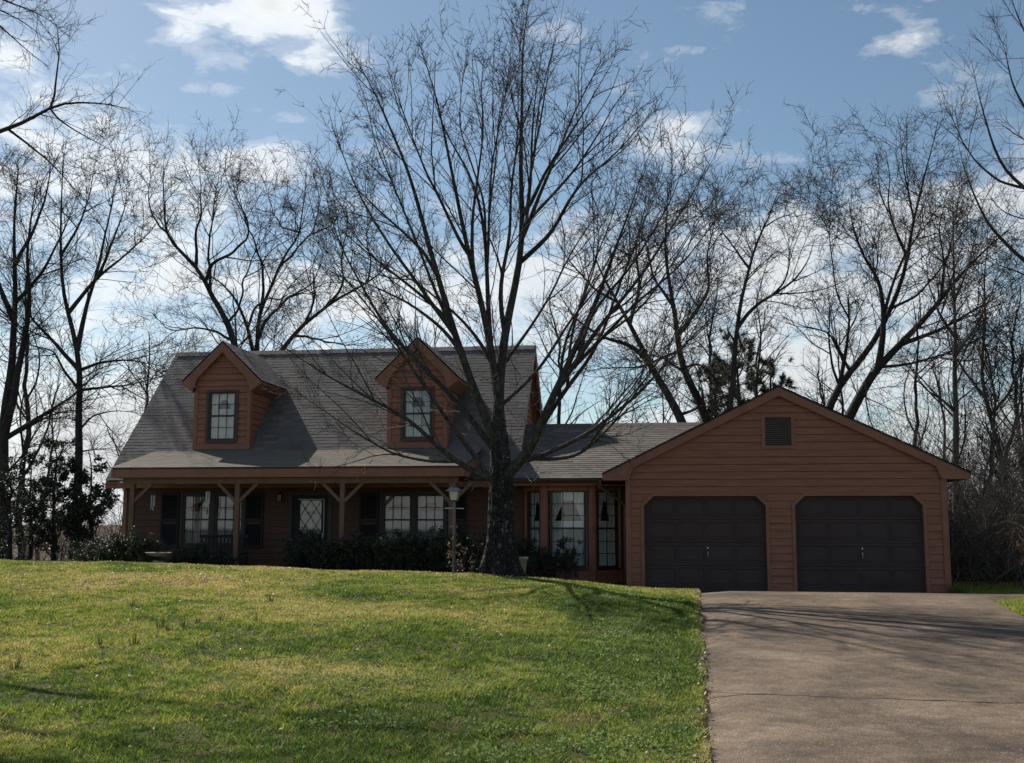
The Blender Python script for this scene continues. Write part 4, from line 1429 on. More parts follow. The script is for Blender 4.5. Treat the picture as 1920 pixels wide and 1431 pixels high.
# ---- trees behind the house
Yb = 40.0
bare_tree('bare_tree', [
    ([(470, 900), (455, 720), (442, 654), (425, 615), (405, 562), (383, 517), (358, 487), (330, 464), (302, 439), (312, 415), (303, 370), (310, 310), (312, 290)], .22, .015, .4),
    ([(358, 490), (362, 440), (372, 400), (375, 340), (376, 296)], .09, .012, 1.2),
    ([(383, 517), (400, 480), (440, 465), (470, 440), (455, 400), (440, 360), (450, 320)], .08, .012, -1.4),
    ([(404, 560), (395, 480), (400, 400), (410, 340), (415, 300)], .06, .012, -.6),
    ([(430, 640), (400, 620), (370, 618), (320, 622), (300, 600), (280, 580)], .05, .01, -1.),
    ([(302, 439), (285, 420), (278, 380), (280, 330), (284, 300)], .06, .01, .8),
    ([(425, 615), (450, 590), (455, 540), (470, 500), (490, 440), (480, 380)], .05, .01, 1.6),
], Yb, 'crooked bare tree rising just behind the left dormer', seed=24, shoots=(1.2, 1.2, 3.2, 18, 50, .05), lv=FAR(1.2, 2.5, 3.8), knobs=.04)
bare_tree('bare_tree', [
    ([(480, 900), (478, 720), (475, 657), (470, 615), (442, 570), (411, 523), (385, 512)], .20, .05, .2),
    ([(486, 740), (489, 654), (492, 587), (500, 559), (523, 517), (539, 470), (565, 434), (568, 390), (572, 330), (575, 310)], .17, .015, .6),
    ([(491, 640), (497, 615), (511, 596), (539, 559), (576, 545), (600, 510), (610, 460)], .08, .012, -1.0),
    ([(492, 590), (498, 540), (495, 480), (480, 470), (470, 430), (450, 380), (440, 330)], .08, .012, -.8),
    ([(523, 517), (560, 470), (590, 430), (600, 380), (590, 330), (580, 305)], .07, .012, 1.2),
    ([(472, 612), (480, 580), (490, 570), (520, 560), (545, 550), (525, 520)], .06, .012, .8),
    ([(565, 440), (530, 430), (512, 400), (500, 360), (490, 325)], .05, .01, 1.6),
    ([(411, 523), (405, 460), (400, 420), (408, 360), (400, 330)], .05, .01, .4),
], Yb + 1.2, 'wide forked bare tree with twin stems behind the roof, between the two dormers', seed=25, shoots=(1.2, 1.2, 3.2, 18, 50, .05), lv=FAR(1.2, 2.5, 3.8), knobs=.04)
bare_tree('bare_tree', [
    ([(470, 900), (505, 690), (523, 657), (567, 612), (609, 576), (673, 537), (710, 520), (750, 470), (770, 420)], .17, .02, .2),
    ([(673, 537), (690, 500), (680, 440), (700, 390), (690, 330)], .06, .012, .8),
    ([(609, 576), (640, 540), (640, 480), (650, 420), (645, 360)], .06, .012, -.8),
    ([(545, 635), (600, 640), (650, 650), (700, 640)], .05, .012, .6),
    ([(710, 520), (780, 530), (840, 540), (900, 520)], .05, .012, 1.0),
    ([(567, 612), (590, 560), (585, 500), (600, 450)], .05, .012, -1.2),
], Yb - .8, 'bare tree leaning right behind the main roof with a long low limb', seed=26, shoots=(1.3, 1.2, 3.6, 15, 45, .05), lv=FAR(1.2, 2.6, 3.6), knobs=.03)

Yc = 39.0
bare_tree('bare_tree', [
    ([(1300, 900), (1285, 800), (1278, 785), (1240, 719), (1215, 677), (1180, 604), (1152, 562), (1120, 500), (1100, 440)], .22, .02, .4),
    ([(1215, 677), (1180, 650), (1130, 635), (1080, 600), (1040, 540)], .09, .015, -.8),
    ([(1275, 780), (1300, 770), (1320, 760), (1350, 770)], .06, .015, -.6),
    ([(1180, 604), (1200, 540), (1190, 460), (1210, 390), (1215, 330)], .07, .012, .8),
    ([(1152, 562), (1110, 540), (1060, 480), (1030, 420)], .06, .012, .6),
], Yc, 'bare tree leaning left over the low roof beside the lawn tree', seed=27, shoots=(1.5, 1.2, 3.6, 15, 45, .05), lv=FAR(1.3, 2.7, 3.8), bark='bark_grey')
bare_tree('bare_tree', [
    ([(1345, 900), (1330, 795), (1306, 740), (1275, 684), (1271, 632), (1262, 570), (1250, 510), (1245, 440), (1255, 380), (1250, 330)], .21, .02, -.3),
    ([(1306, 740), (1285, 700), (1240, 670), (1215, 650)], .08, .02, -.7),
    ([(1271, 640), (1300, 600), (1330, 550), (1325, 480), (1340, 420), (1345, 370)], .08, .012, .8),
    ([(1262, 570), (1225, 520), (1210, 450), (1190, 400)], .06, .012, -.8),
    ([(1275, 690), (1310, 680), (1335, 700), (1350, 740), (1362, 780)], .07, .02, .4),
    ([(1271, 660), (1200, 690), (1140, 690), (1080, 700)], .05, .012, .9),
], Yc + 1, 'bare tree with a bent trunk between the low roof and the garage gable', seed=28, shoots=(1.5, 1.2, 3.6, 15, 45, .05), lv=FAR(1.3, 2.7, 3.8))
bare_tree('bare_tree', [
    ([(1362, 900), (1366, 800), (1369, 764), (1379, 632), (1386, 579), (1400, 510), (1414, 475), (1449, 387), (1465, 340), (1475, 325)], .17, .015, .3),
    ([(1383, 607), (1414, 569), (1449, 551), (1490, 525), (1515, 490), (1530, 440)], .08, .015, -.6),
    ([(1449, 551), (1470, 530), (1480, 500), (1479, 440)], .045, .025, -.3, -.3),
    ([(1406, 500), (1375, 460), (1350, 430), (1340, 390)], .05, .01, .8),
    ([(1430, 430), (1460, 410), (1490, 400), (1510, 370)], .04, .01, .9),
    ([(1377, 650), (1364, 620), (1366, 600)], .045, .015, -.5),
], Yc - .6, 'slim bare tree behind the left slope of the garage roof with one broken upright limb', seed=29, shoots=(1.5, 1.2, 3.6, 15, 45, .05), lv=FAR(1.3, 2.7, 3.8))

bare_tree('bare_tree', [
    ([(1560, 900), (1582, 800), (1592, 782), (1620, 730), (1653, 682), (1691, 644), (1730, 600), (1763, 563), (1810, 502), (1872, 445), (1910, 420)], .24, .02, .3),
    ([(1655, 680), (1661, 620), (1660, 580), (1653, 530), (1620, 480), (1600, 430), (1590, 370)], .12, .012, 1.0),
    ([(1691, 644), (1760, 620), (1830, 580), (1900, 540)], .08, .012, -1.0),
    ([(1640, 700), (1700, 690), (1760, 670), (1830, 640), (1900, 600)], .05, .01, -1.4),
    ([(1763, 563), (1770, 500), (1760, 430), (1775, 360)], .06, .012, .8),
    ([(1660, 590), (1680, 520), (1700, 470), (1740, 420), (1770, 370)], .06, .012, 1.6),
    ([(1630, 720), (1622, 745), (1630, 752)], .07, .03, -.3),
], Yc + .4, 'stout bare tree leaning right behind the right slope of the garage roof', seed=30, shoots=(1.5, 1.2, 3.6, 15, 45, .05), lv=FAR(1.3, 2.7, 3.8))
bare_tree('bare_tree', [
    ([(1530, 900), (1545, 790), (1573, 720), (1600, 685), (1634, 654), (1655, 610), (1668, 587), (1690, 530), (1706, 478), (1715, 388), (1735, 330), (1750, 270), (1757, 215)], .19, .015, .8),
    ([(1580, 712), (1590, 640), (1593, 600), (1590, 560)], .085, .06, -.4),
    ([(1593, 600), (1580, 575), (1570, 560), (1562, 500), (1555, 440), (1558, 380), (1562, 330), (1566, 290)], .075, .012, .4, -.4),
    ([(1566, 730), (1556, 690), (1552, 640), (1555, 600), (1554, 550)], .05, .03, -.2, .2),
    ([(1706, 478), (1680, 430), (1665, 380), (1670, 330), (1660, 280)], .06, .012, .9),
    ([(1714, 400), (1700, 340), (1690, 290), (1688, 240)], .05, .01, -.8),
    ([(1600, 690), (1580, 660), (1555, 620), (1500, 610), (1460, 590)], .05, .01, -.8),
    ([(1668, 587), (1720, 560), (1760, 510), (1800, 440), (1830, 400)], .05, .01, .9),
    ([(1560, 400), (1530, 360), (1515, 320)], .04, .01, .8),
    ([(1590, 575), (1610, 560), (1625, 565)], .045, .02, -.6),
], Yc + 1.4, 'tall bare tree with snapped grey stubs just right of the garage peak', seed=31, shoots=(1.3, 1.2, 3.6, 15, 45, .05), lv=FAR(1.2, 2.6, 3.8))
bare_tree('bare_tree', [
    ([(1797, 1060), (1794, 1000), (1791, 893), (1794, 796), (1791, 700), (1793, 620), (1788, 540), (1790, 460), (1785, 390), (1790, 330)], .15, .012, .3),
    ([(1792, 660), (1830, 610), (1860, 550), (1880, 470)], .05, .01, .8),
    ([(1792, 640), (1760, 590), (1740, 530), (1735, 470)], .05, .01, -.8),
    ([(1796, 985), (1814, 983), (1839, 944), (1855, 893), (1878, 854), (1920, 768), (1950, 700)], .05, .015, -1.0),
    ([(1792, 760), (1755, 735), (1720, 700), (1690, 680)], .045, .01, -.6),
    ([(1790, 560), (1815, 500), (1830, 440), (1850, 380)], .045, .01, .9),
], 35.0, 'straight slim bare trunk beside the right end of the garage', seed=32, shoots=(1.3, 1.2, 3.6, 15, 45, .05), lv=FAR(1.2, 2.6, 3.8), bark='bark_wood')
bare_tree('bare_tree', [
    ([(1904, 1080), (1904, 1018), (1900, 973), (1878, 861), (1859, 784), (1846, 748), (1838, 690), (1850, 600), (1845, 520), (1855, 450), (1850, 400)], .13, .012, .3),
    ([(1878, 861), (1900, 800), (1915, 730), (1930, 650)], .06, .01, .6),
    ([(1846, 748), (1810, 700), (1780, 650), (1770, 600)], .05, .01, -.6),
    ([(1855, 780), (1890, 740), (1910, 690), (1925, 610)], .05, .01, -.8),
], 36.5, 'bare tree with a leaning trunk at the right edge of the woods', seed=33, shoots=(1.3, 1.2, 3.6, 15, 45, .05), lv=FAR(1.2, 2.6, 3.8), bark='bark_wood')
bare_tree('bare_tree', [
    ([(2120, 1200), (2110, 900), (2090, 650), (2080, 400), (2060, 200), (2050, 0), (2040, -150)], .26, .05, .0),
    ([(2085, 540), (2020, 460), (1960, 390), (1915, 350), (1885, 325), (1860, 270), (1835, 180), (1822, 115)], .07, .006, -.6),
    ([(2070, 360), (2000, 300), (1950, 250), (1915, 200), (1895, 150), (1885, 90), (1870, 60)], .06, .006, .4),
    ([(2060, 220), (2000, 160), (1950, 110), (1920, 60), (1900, 10), (1890, -30)], .05, .006, -.5),
    ([(2090, 620), (2020, 560), (1950, 520), (1890, 470), (1850, 420), (1810, 330), (1795, 260)], .07, .006, .8),
    ([(1915, 350), (1870, 340), (1830, 305), (1800, 260), (1790, 205)], .03, .005, .2, -.4),
    ([(2080, 480), (2010, 420), (1940, 420), (1880, 400), (1840, 350)], .04, .006, -1.0),
], 24.0, 'bare tree off the right edge whose fine upswept branches fill the upper right corner', seed=34,
    lv=[dict(dens=2.4, t0=.3, t1=.98, ang=(18, 45), length=LEN(.8, 2.2, .5), n=8, up=.06, wig=.08, rk=.008, minr=.005),
        dict(dens=4.4, t0=.1, t1=.99, ang=(22, 55), length=LEN(.3, .9, .4), n=6, up=.05, wig=.12, rk=.009, minr=.004),
        dict(dens=4.5, t0=.1, t1=1., ang=(25, 65), length=LEN(.1, .35, .3), n=4, up=.04, wig=.18, rk=.01, minr=.0032)], bark='bark_near', twig='bark_near')


# ---- woods further back: one kind grown once per variant, then copied
def wood_tree(seed, H, r, spread):
    rs = np.random.RandomState(seed)
    o = empty('bare_tree', (0, 0, 0), 'slender bare tree standing in the distant woods behind the house', 'tree', 'bare trees of the woods behind the house')
    n = 22
    z = np.linspace(-.3, H, n)
    P = np.stack([np.cumsum(rs.normal(size=n) * .09), np.cumsum(rs.normal(size=n) * .09), z], -1)[None]
    P[0, :, :2] -= P[0, 0, :2]
    Rr = (r * np.linspace(1, .12, n))[None]
    l1, r1 = sprout(P, Rr, rs, 1.5, .22, .97, (25, 60), LEN(H * .22, H * .42, .62), 10, .07, .09, rk=.014, minr=.02)
    A, B = tube_arrays(P, Rr, 7, rs), tube_arrays(l1, r1, 5, rs)
    fast_mesh('trunk', *join([A, B]), 'bark_grey', o, smooth=True)
    parts = []
    cur, cr = l1, r1
    for L in (dict(dens=2.6, t0=.15, t1=.99, ang=(20, 55), length=LEN(.8, 2.2, .5), n=6, up=.05, wig=.12, rk=.010, minr=.010),
              dict(dens=4.2, t0=.15, t1=1.0, ang=(22, 60), length=LEN(.35, 1.0, .4), n=4, up=.04, wig=.16, rk=.010, minr=.007)):
        cur, cr = sprout(cur, cr, rs, **L)
        parts.append(tube_arrays(cur, cr, 3, rs))
    fast_mesh('crown', *join(parts), 'twig_grey', o)
    return o


protos = [wood_tree(51, 13.5, .17, 1), wood_tree(52, 11.5, .14, 1), wood_tree(53, 15, .2, 1), wood_tree(54, 9.5, .11, 1)]
spots = [(-27, 44), (-31, 52), (-24, 58), (-36, 47), (-20, 64), (-25, 62), (-33, 66), (-12, 58), (-7, 50), (-3, 62), (2, 54), (6, 48), (9, 57), (12, 44), (15, 50), (10, 66), (17, 42), (20, 47), (18, 60),
         (14, 38), (22, 38), (24, 54), (-15, 66), (-40, 60), (3, 70), (-30, 43), (12.5, 34), (16, 33), (19, 36), (-10, 46), (-5.5, 55), (-1, 47), (3.5, 46), (7.5, 56), (5, 60), (-9, 64), (10.5, 50), (13, 56), (16, 45), (12, 62), (-13, 66), (0, 57)]
for k, (x, y) in enumerate(spots):
    src = protos[k % 4]
    if k < 4:
        o = src
    else:
        o = src.copy(); col.objects.link(o)
        for chd in src.children:
            c = chd.copy(); col.objects.link(c); c.parent = o
            c.matrix_parent_inverse = chd.matrix_parent_inverse
    sc = random.Random(k).uniform(.82, 1.08)
    o.location = (x, y, float(ground(x, y)))
    o.rotation_euler = (0, 0, random.Random(k + 90).uniform(0, 6.28))
    o.scale = (sc, sc, sc)
    if y > 53:
        g_ = 'far bare trees of the woods'
        o['label'] = 'faint bare tree far back in the woods behind the house'
    elif x > 11:
        g_ = 'bare trees of the woods right of the garage'
        o['label'] = 'slender bare tree in the woods to the right of the garage'
    elif x < -17:
        g_ = 'bare trees of the woods left of the house'
        o['label'] = 'slender bare tree in the woods beyond the left end of the house'
    else:
        g_ = 'bare trees close behind the roofs'
        o['label'] = 'slender bare tree directly behind the roofs, thinner than the forked ones'
    o['group'] = g_


# ------------------------------------------------------------------ leafy things
attr_mat('evergreen_leaf', 'tone', [(0, (.014, .022, .012)), (.5, (.026, .04, .02)), (1, (.05, .065, .032))], .5, .4, translucent=.18)
attr_mat('shrub_leaf', 'tone', [(0, (.02, .028, .014)), (.5, (.035, .046, .022)), (1, (.07, .075, .042))], .5, .3, translucent=.15)
attr_mat('needle', 'tone', [(0, (.035, .045, .028)), (.5, (.06, .074, .045)), (1, (.10, .115, .07))], .6, .3, translucent=.15)
attr_mat('dry_leaf', 'tone', [(0, (.10, .05, .03)), (.5, (.17, .085, .05)), (1, (.26, .14, .085))], .7, .3, translucent=.3)
attr_mat('litter_leaf', 'tone', [(0, (.16, .10, .055)), (.5, (.34, .25, .15)), (1, (.55, .46, .32))], .6, .4, translucent=.2)
attr_mat('grass_blade', 'tone', [(0, (.07, .125, .022)), (.3, (.20, .285, .042)), (.55, (.35, .37, .075)), (.8, (.47, .40, .12)), (1, (.60, .48, .22))], .6, .3, translucent=.45)
attr_mat('clover', 'tone', [(0, (.12, .18, .045)), (.5, (.20, .28, .08)), (1, (.33, .41, .16))], .7, .15, translucent=.35)


def leaf_cards(C, size, rs, aspect=2.0, flat=0.0):
    """one small folded leaf (two triangles) per centre"""
    n = len(C)
    d = rs.normal(size=(n, 3)); d[:, 2] *= (1 - flat); d /= np.linalg.norm(d, axis=1, keepdims=True)
    q = rs.normal(size=(n, 3)); w = np.cross(d, q); w /= np.linalg.norm(w, axis=1, keepdims=True) + 1e-9
    s = (size * rs.uniform(.6, 1.3, n))[:, None]
    nn = np.cross(d, w)
    V = np.stack([C - d * s * .5, C + w * s * .5 / aspect + nn * s * .06, C + d * s * .5, C - w * s * .5 / aspect + nn * s * .06], 1).reshape(-1, 3)
    Q = np.arange(n * 4).reshape(n, 4)
    return V, Q


def evergreen(name, x, y, H, wid, label, seed, n_leaf=9000, leaf=.075, mat_='evergreen_leaf', open_=.35, shape='cone', stem_r=.08, trunk_h=.1):
    """stem, branches and leaves held at the branch ends, so that the sky shows between"""
    rs = np.random.RandomState(seed)
    z0 = float(ground(x, y))
    o = empty(name, (x, y, z0), label, 'tree')
    n = 18
    z = np.linspace(-.1, H * .96, n)
    P = np.stack([x + np.cumsum(rs.normal(size=n) * .03), y + np.cumsum(rs.normal(size=n) * .03), z0 + z], -1)[None]
    Rr = (stem_r * np.linspace(1, .15, n))[None]
    if shape == 'cone':
        ln = lambda t, L, u: wid * (.55 + .6 * u) * np.clip(1.12 - t, .1, 1) ** .75
    else:
        ln = lambda t, L, u: wid * (.5 + .7 * u) * np.clip(np.sin(np.pi * np.clip((t - trunk_h) / (1 - trunk_h), .05, .97)), .25, 1)
    l1, r1 = sprout(P, Rr, rs, 75 / H, trunk_h, .99, (55, 95), ln, 7, .05, .12, rk=.012, minr=.006)
    l2, r2 = sprout(l1, r1, rs, 3.5, .25, 1.0, (30, 65), LEN(.25, .7, .4), 5, .04, .15, rk=.01, minr=.004)
    fast_mesh('trunk', *join([tube_arrays(P, Rr, 7, rs), tube_arrays(l1, r1, 4, rs), tube_arrays(l2, r2, 3, rs)]), 'bark_grey', o, smooth=True)
    ends = l2
    k = rs.randint(0, len(ends), n_leaf)
    t = rs.uniform(.25, 1.0, n_leaf); f = t * 4; i = np.minimum(f.astype(int), 3); w = (f - i)[:, None]
    keep = rs.rand(len(ends)) > open_
    C = ends[k, i] * (1 - w) + ends[k, i + 1] * w + rs.normal(size=(n_leaf, 3)) * leaf * .55
    C = C[keep[k]]
    V, Q = leaf_cards(C, leaf, rs)
    tone = np.clip(rs.normal(.45, .22, len(Q)), 0, 1)
    fast_mesh('crown', V, Q, mat_, o, tone=tone)
    return o


def px_x(px, Y):
    return float(at(px, 984, Y)[0])


evergreen('evergreen_tree', px_x(18, 31.5), 31.5, 3.0, 1.6, 'dark evergreen at the left edge of the photo, below the thick trunk', 61, 9500, .08, shape='round', trunk_h=.02)
evergreen('evergreen_tree', px_x(105, 32.6), 32.6, 3.9, 1.35, 'tallest of the dark evergreens left of the house, conical', 62, 12000, .08)
evergreen('evergreen_tree', px_x(60, 33.2), 33.2, 3.3, 1.4, 'dark evergreen with a rounded top behind the left hand lawn', 63, 9000, .08, shape='round', trunk_h=.02)
evergreen('evergreen_tree', px_x(178, 33.0), 33.0, 3.6, .85, 'narrow open evergreen next to the left end of the house', 64, 4500, .11, open_=.4, shape='round', trunk_h=.15)
evergreen('evergreen_tree', px_x(150, 31.6), 31.6, 2.0, 1.1, 'low dark evergreen at the foot of the forked tree', 65, 8000, .09, shape='round', trunk_h=.02)


def pine(name, px, Y, topy, wid, label, seed, n_br):
    rs = np.random.RandomState(seed)
    top = at(px, topy, Y)
    x = float(top[0]); H = float(top[2]) - float(ground(x, Y))
    z0 = float(ground(x, Y))
    o = empty(name, (x, Y, z0), label, 'tree')
    n = 16
    P = np.stack([x + np.cumsum(rs.normal(size=n) * .03), Y + np.cumsum(rs.normal(size=n) * .03), z0 + np.linspace(0, H, n)], -1)[None]
    Rr = (.16 * np.linspace(1, .15, n))[None]
    l1, r1 = sprout(P, Rr, rs, n_br / H, .35, .99, (50, 88), lambda t, L, u: wid * (.5 + .7 * u) * np.clip(1.15 - t, .2, 1) ** .6, 7, .08, .1, rk=.014, minr=.012)
    l2, r2 = sprout(l1, r1, rs, 2.6, .3, 1.0, (30, 60), LEN(.35, .8, .3), 4, .09, .1, rk=.012, minr=.008)
    fast_mesh('trunk', *join([tube_arrays(P, Rr, 7, rs), tube_arrays(l1, r1, 4, rs), tube_arrays(l2, r2, 3, rs)]), 'bark_grey', o, smooth=True)
    tip = np.concatenate([l2[:, -1], l2[:, 2], l1[:, -1]])
    ax = np.concatenate([l2[:, -1] - l2[:, -2], l2[:, 2] - l2[:, 1], l1[:, -1] - l1[:, -2]])
    ax /= np.linalg.norm(ax, axis=1, keepdims=True)
    k = np.repeat(np.arange(len(tip)), 46)
    d = ax[k] * .7 + rs.normal(size=(len(k), 3)) * .6
    d /= np.linalg.norm(d, axis=1, keepdims=True)
    s = rs.uniform(.18, .32, len(k))[:, None]
    w = np.cross(d, rs.normal(size=d.shape)); w /= np.linalg.norm(w, axis=1, keepdims=True)
    b0 = tip[k] - ax[k] * rs.uniform(0, .12, len(k))[:, None]
    V = np.stack([b0 - w * .013, b0 + w * .013, b0 + d * s], 1).reshape(-1, 3)
    fast_mesh('crown', V, np.arange(len(V)).reshape(-1, 3), 'needle', o, tone=np.clip(rs.normal(.45, .2, len(V) // 3), 0, 1), k=3)
    return o


pine('pine_tree', 1385, 44, 640, 2.4, 'pine with dark needle tufts behind the left slope of the garage roof', 71, 90)
pine('pine_tree', 1450, 45, 665, 2.0, 'smaller pine to the right of the other one, above the garage roof', 72, 70)
pine('pine_tree', 1335, 43, 690, 1.8, 'low pine left of the garage peak half hidden by bare trunks', 73, 70)
evergreen('evergreen_tree', px_x(1500, 43), 43, 6.6, 1.5, 'round topped evergreen peeping over the right of the garage peak', 74, 14000, .10, 'needle', .1, 'round', .1, .35)


def shrub(name, x, y, w, d, h, label, seed, n_leaf, leaf=.04, mat_='shrub_leaf', cat='shrub', stems=26, bare=.0, group=None):
    """stems from the ground, twigs, and small leaves around the twigs"""
    rs = np.random.RandomState(seed)
    z0 = float(ground(x, y))
    o = empty(name, (x, y, z0), label, cat, group)
    P = []
    for k in range(stems):
        a = rs.uniform(0, 6.28); rr = math.sqrt(rs.rand())
        b0 = np.array([x + rr * .35 * w * math.cos(a), y + rr * .35 * d * math.sin(a), z0 - .03])
        e = np.array([x + rr * .5 * w * math.cos(a) + rs.normal() * .06, y + rr * .5 * d * math.sin(a), z0 + h * rs.uniform(.72, 1.0) * (1 - .28 * rr)])
        t = np.linspace(0, 1, 7)[:, None]
        P.append(b0 * (1 - t) + e * t + rs.normal(size=(7, 3)) * .02)
    P = np.array(P); Rr = np.repeat(np.linspace(.011, .004, 7)[None], stems, 0)
    l1, r1 = sprout(P, Rr, rs, 9 / max(h, .4), .2, 1.0, (25, 65), LEN(.2 * h, .45 * h, .3), 5, .05, .15, rk=.012, minr=.003)
    l2, r2 = sprout(l1, r1, rs, 7, .2, 1.0, (30, 70), LEN(.06, .2, .2), 4, .05, .2, rk=.012, minr=.0022)
    fast_mesh('stem', *join([tube_arrays(P, Rr, 5, rs), tube_arrays(l1, r1, 4, rs), tube_arrays(l2, r2, 3, rs)]), 'twig_grey', o)
    k = rs.randint(0, len(l2), n_leaf); i = rs.randint(1, 4, n_leaf)
    C = l2[k, i] + rs.normal(size=(n_leaf, 3)) * leaf * .7
    V, Q = leaf_cards(C, leaf, rs, 1.9)
    fast_mesh('foliage', V, Q, mat_, o, tone=np.clip(rs.normal(.45, .24, len(Q)), 0, 1))
    return o


shrub('shrub', -12.65, 24.7, 2.3, 1.2, 1.0, 'wide low shrub with small glinting leaves at the left front corner of the porch', 81, 16000, .045, stems=44)
shrub('shrub', -13.9, 25.6, 1.1, 1.0, .8, 'small dark shrub beside the left corner of the house', 82, 3500, .045)
hx = [(-8.1, 24.95, 1.15, 1.08), (-7.25, 25.0, 1.25, 1.10), (-6.3, 24.9, 1.3, 1.14), (-5.4, 25.0, 1.25, 1.2), (-4.55, 24.9, 1.2, 1.18)]
hl = ['dark clipped shrub right of the front door steps', 'dark shrub under the third porch post', 'dark shrub under the left half of the right hand porch window', 'dark shrub under the right half of the right hand porch window', 'dark shrub behind the lamp post']
for k, ((x, y, w, h), lb) in enumerate(zip(hx, hl)):
    shrub('shrub', x, y, w, .9, h, lb, 90 + k, 11000, .05, 'evergreen_leaf', stems=40)
shrub('shrub', -10.9, 25.2, 1.7, .8, .78, 'low dark plant mass below the left porch window', 97, 7000, .05, 'evergreen_leaf')
shrub('shrub', -2.55, 26.4, 1.1, .8, 1.25, 'rounded dark shrub in front of the bay window', 98, 7500, .04, 'evergreen_leaf', stems=16)
shrub('shrub', -3.35, 26.2, .9, .8, 1.2, 'dark shrub between the lawn tree and the bay window', 99, 7500, .04, 'evergreen_leaf', stems=16)


# ---- tangled brush at the edge of the woods on the right
def brush(name, x, y, h, w, label, seed, leaves=0, dens=1.0, bark='bark_wood'):
    rs = np.random.RandomState(seed)
    z0 = float(ground(x, y))
    o = empty(name, (x, y, z0), label, 'brush')
    m_ = int(16 * dens)
    P = []
    for k in range(m_):
        b0 = np.array([x + rs.normal() * w * .35, y + rs.normal() * .7, z0 - .05])
        d = np.array([rs.normal() * .35, rs.normal() * .25, 1.0]); d /= np.linalg.norm(d)
        ln = h * rs.uniform(.5, 1.05)
        pts = [b0]
        for s in range(9):
            d = d + rs.normal(size=3) * .16 + np.array([0, 0, -.02]); d /= np.linalg.norm(d)
            pts.append(pts[-1] + d * ln / 9)
        P.append(pts)
    P = np.array(P); Rr = rs.uniform(.008, .028, m_)[:, None] * np.linspace(1, .25, 10)[None]
    l1, r1 = sprout(P, Rr, rs, 3.2, .1, 1.0, (30, 80), LEN(.5, 1.5, .3), 7, .0, .2, rk=.008, minr=.005)
    l2, r2 = sprout(l1, r1, rs, 4.5, .1, 1.0, (30, 75), LEN(.2, .7, .3), 5, .0, .22, rk=.009, minr=.0035)
    fast_mesh('stem', *join([tube_arrays(P, Rr, 5, rs), tube_arrays(l1, r1, 4, rs), tube_arrays(l2, r2, 3, rs)]), bark, o)
    if leaves:
        k = rs.randint(0, len(l2), leaves); i = rs.randint(1, 5, leaves)
        C = l2[k, i] + rs.normal(size=(leaves, 3)) * .05
        V, Q = leaf_cards(C, .085, rs, 1.8)
        fast_mesh('foliage', V, Q, 'dry_leaf', o, tone=rs.rand(len(Q)))
    return o


brush('brush', 7.6, 29.5, 2.4, 1.5, 'tangle of thin bare stems right behind the garage corner', 101, 0, 1.2)
brush('brush', 9.2, 29.0, 2.2, 1.6, 'tangle of bare stems with russet dry leaves at the right edge of the photo', 102, 900, 1.2)
brush('brush', 8.4, 32.0, 3.6, 1.8, 'taller thicket of grey saplings behind the garage corner brush', 103, 160, 1.4)
brush('brush', 10.3, 33.5, 4.2, 2.0, 'tallest thicket of grey saplings at the right edge', 104, 120, 1.4)
brush('brush', 12.0, 30.5, 2.6, 1.8, 'brown thicket of stems beyond the right edge of the driveway', 105, 700, 1.2)
brush('brush', 7.9, 36.0, 4.6, 2.2, 'thicket of tall stems deep in the woods beside the garage', 106, 60, 1.3)
brush('brush', -17.5, 33.5, 2.2, 1.6, 'low leafless thicket between the evergreens and the house', 107, 0, 1.0, 'bark_grey')


def undergrowth():
    """far mass of twigs at the back of the woods, nobody could count it"""
    rs = np.random.RandomState(120)
    def mass(n, x0, x1, y0, y1, h0, h1):
        b0 = np.stack([rs.uniform(x0, x1, n), rs.uniform(y0, y1, n), np.zeros(n)], -1)
        b0[:, 2] = ground(b0[:, 0], b0[:, 1])
        P = np.zeros((n, 6, 3)); P[:, 0] = b0
        d = np.stack([rs.normal(size=n) * .35, rs.normal(size=n) * .2, np.ones(n)], -1)
        ln = rs.uniform(h0, h1, n)[:, None]
        for s in range(1, 6):
            d = d + rs.normal(size=(n, 3)) * .2; d /= np.linalg.norm(d, axis=1, keepdims=True)
            P[:, s] = P[:, s - 1] + d * ln / 5
        Rr = rs.uniform(.006, .02, n)[:, None] * np.linspace(1, .3, 6)[None]
        l1, r1 = sprout(P, Rr, rs, 1.8, .1, 1., (30, 75), LEN(.5, 1.5, .3), 5, .0, .22, rk=.008, minr=.006)
        return [tube_arrays(P, Rr, 3, rs), tube_arrays(l1, r1, 3, rs)]
    parts = mass(3000, 7.5, 28, 36, 54, 2.5, 9.0) + mass(2000, 7.2, 15, 30.5, 38, 1.0, 4.2) + mass(800, -36, -15.5, 37, 52, 1.0, 5.0) + mass(420, -15, 7, 40, 50, 1.0, 4.5)
    o = fast_mesh('undergrowth', *join(parts), 'bark_wood')
    tag(o, 'grey brown mass of leafless undergrowth at the back of the woods', 'undergrowth', None, 'stuff')


undergrowth()

# ------------------------------------------------------------------ grass
rs = np.random.RandomState(200)


def visible(X, Y, Z, mx=620, my=260):
    d = np.stack([X, Y, Z - EYE], -1)
    zc = d @ FW
    u = 960 + FPX * (d @ RT) / zc
    v = 715.5 - FPX * (d @ UP) / zc
    return (zc > 1) & (u > -mx) & (u < 1920 + mx) & (v < 1431 + my) & (v > 900)


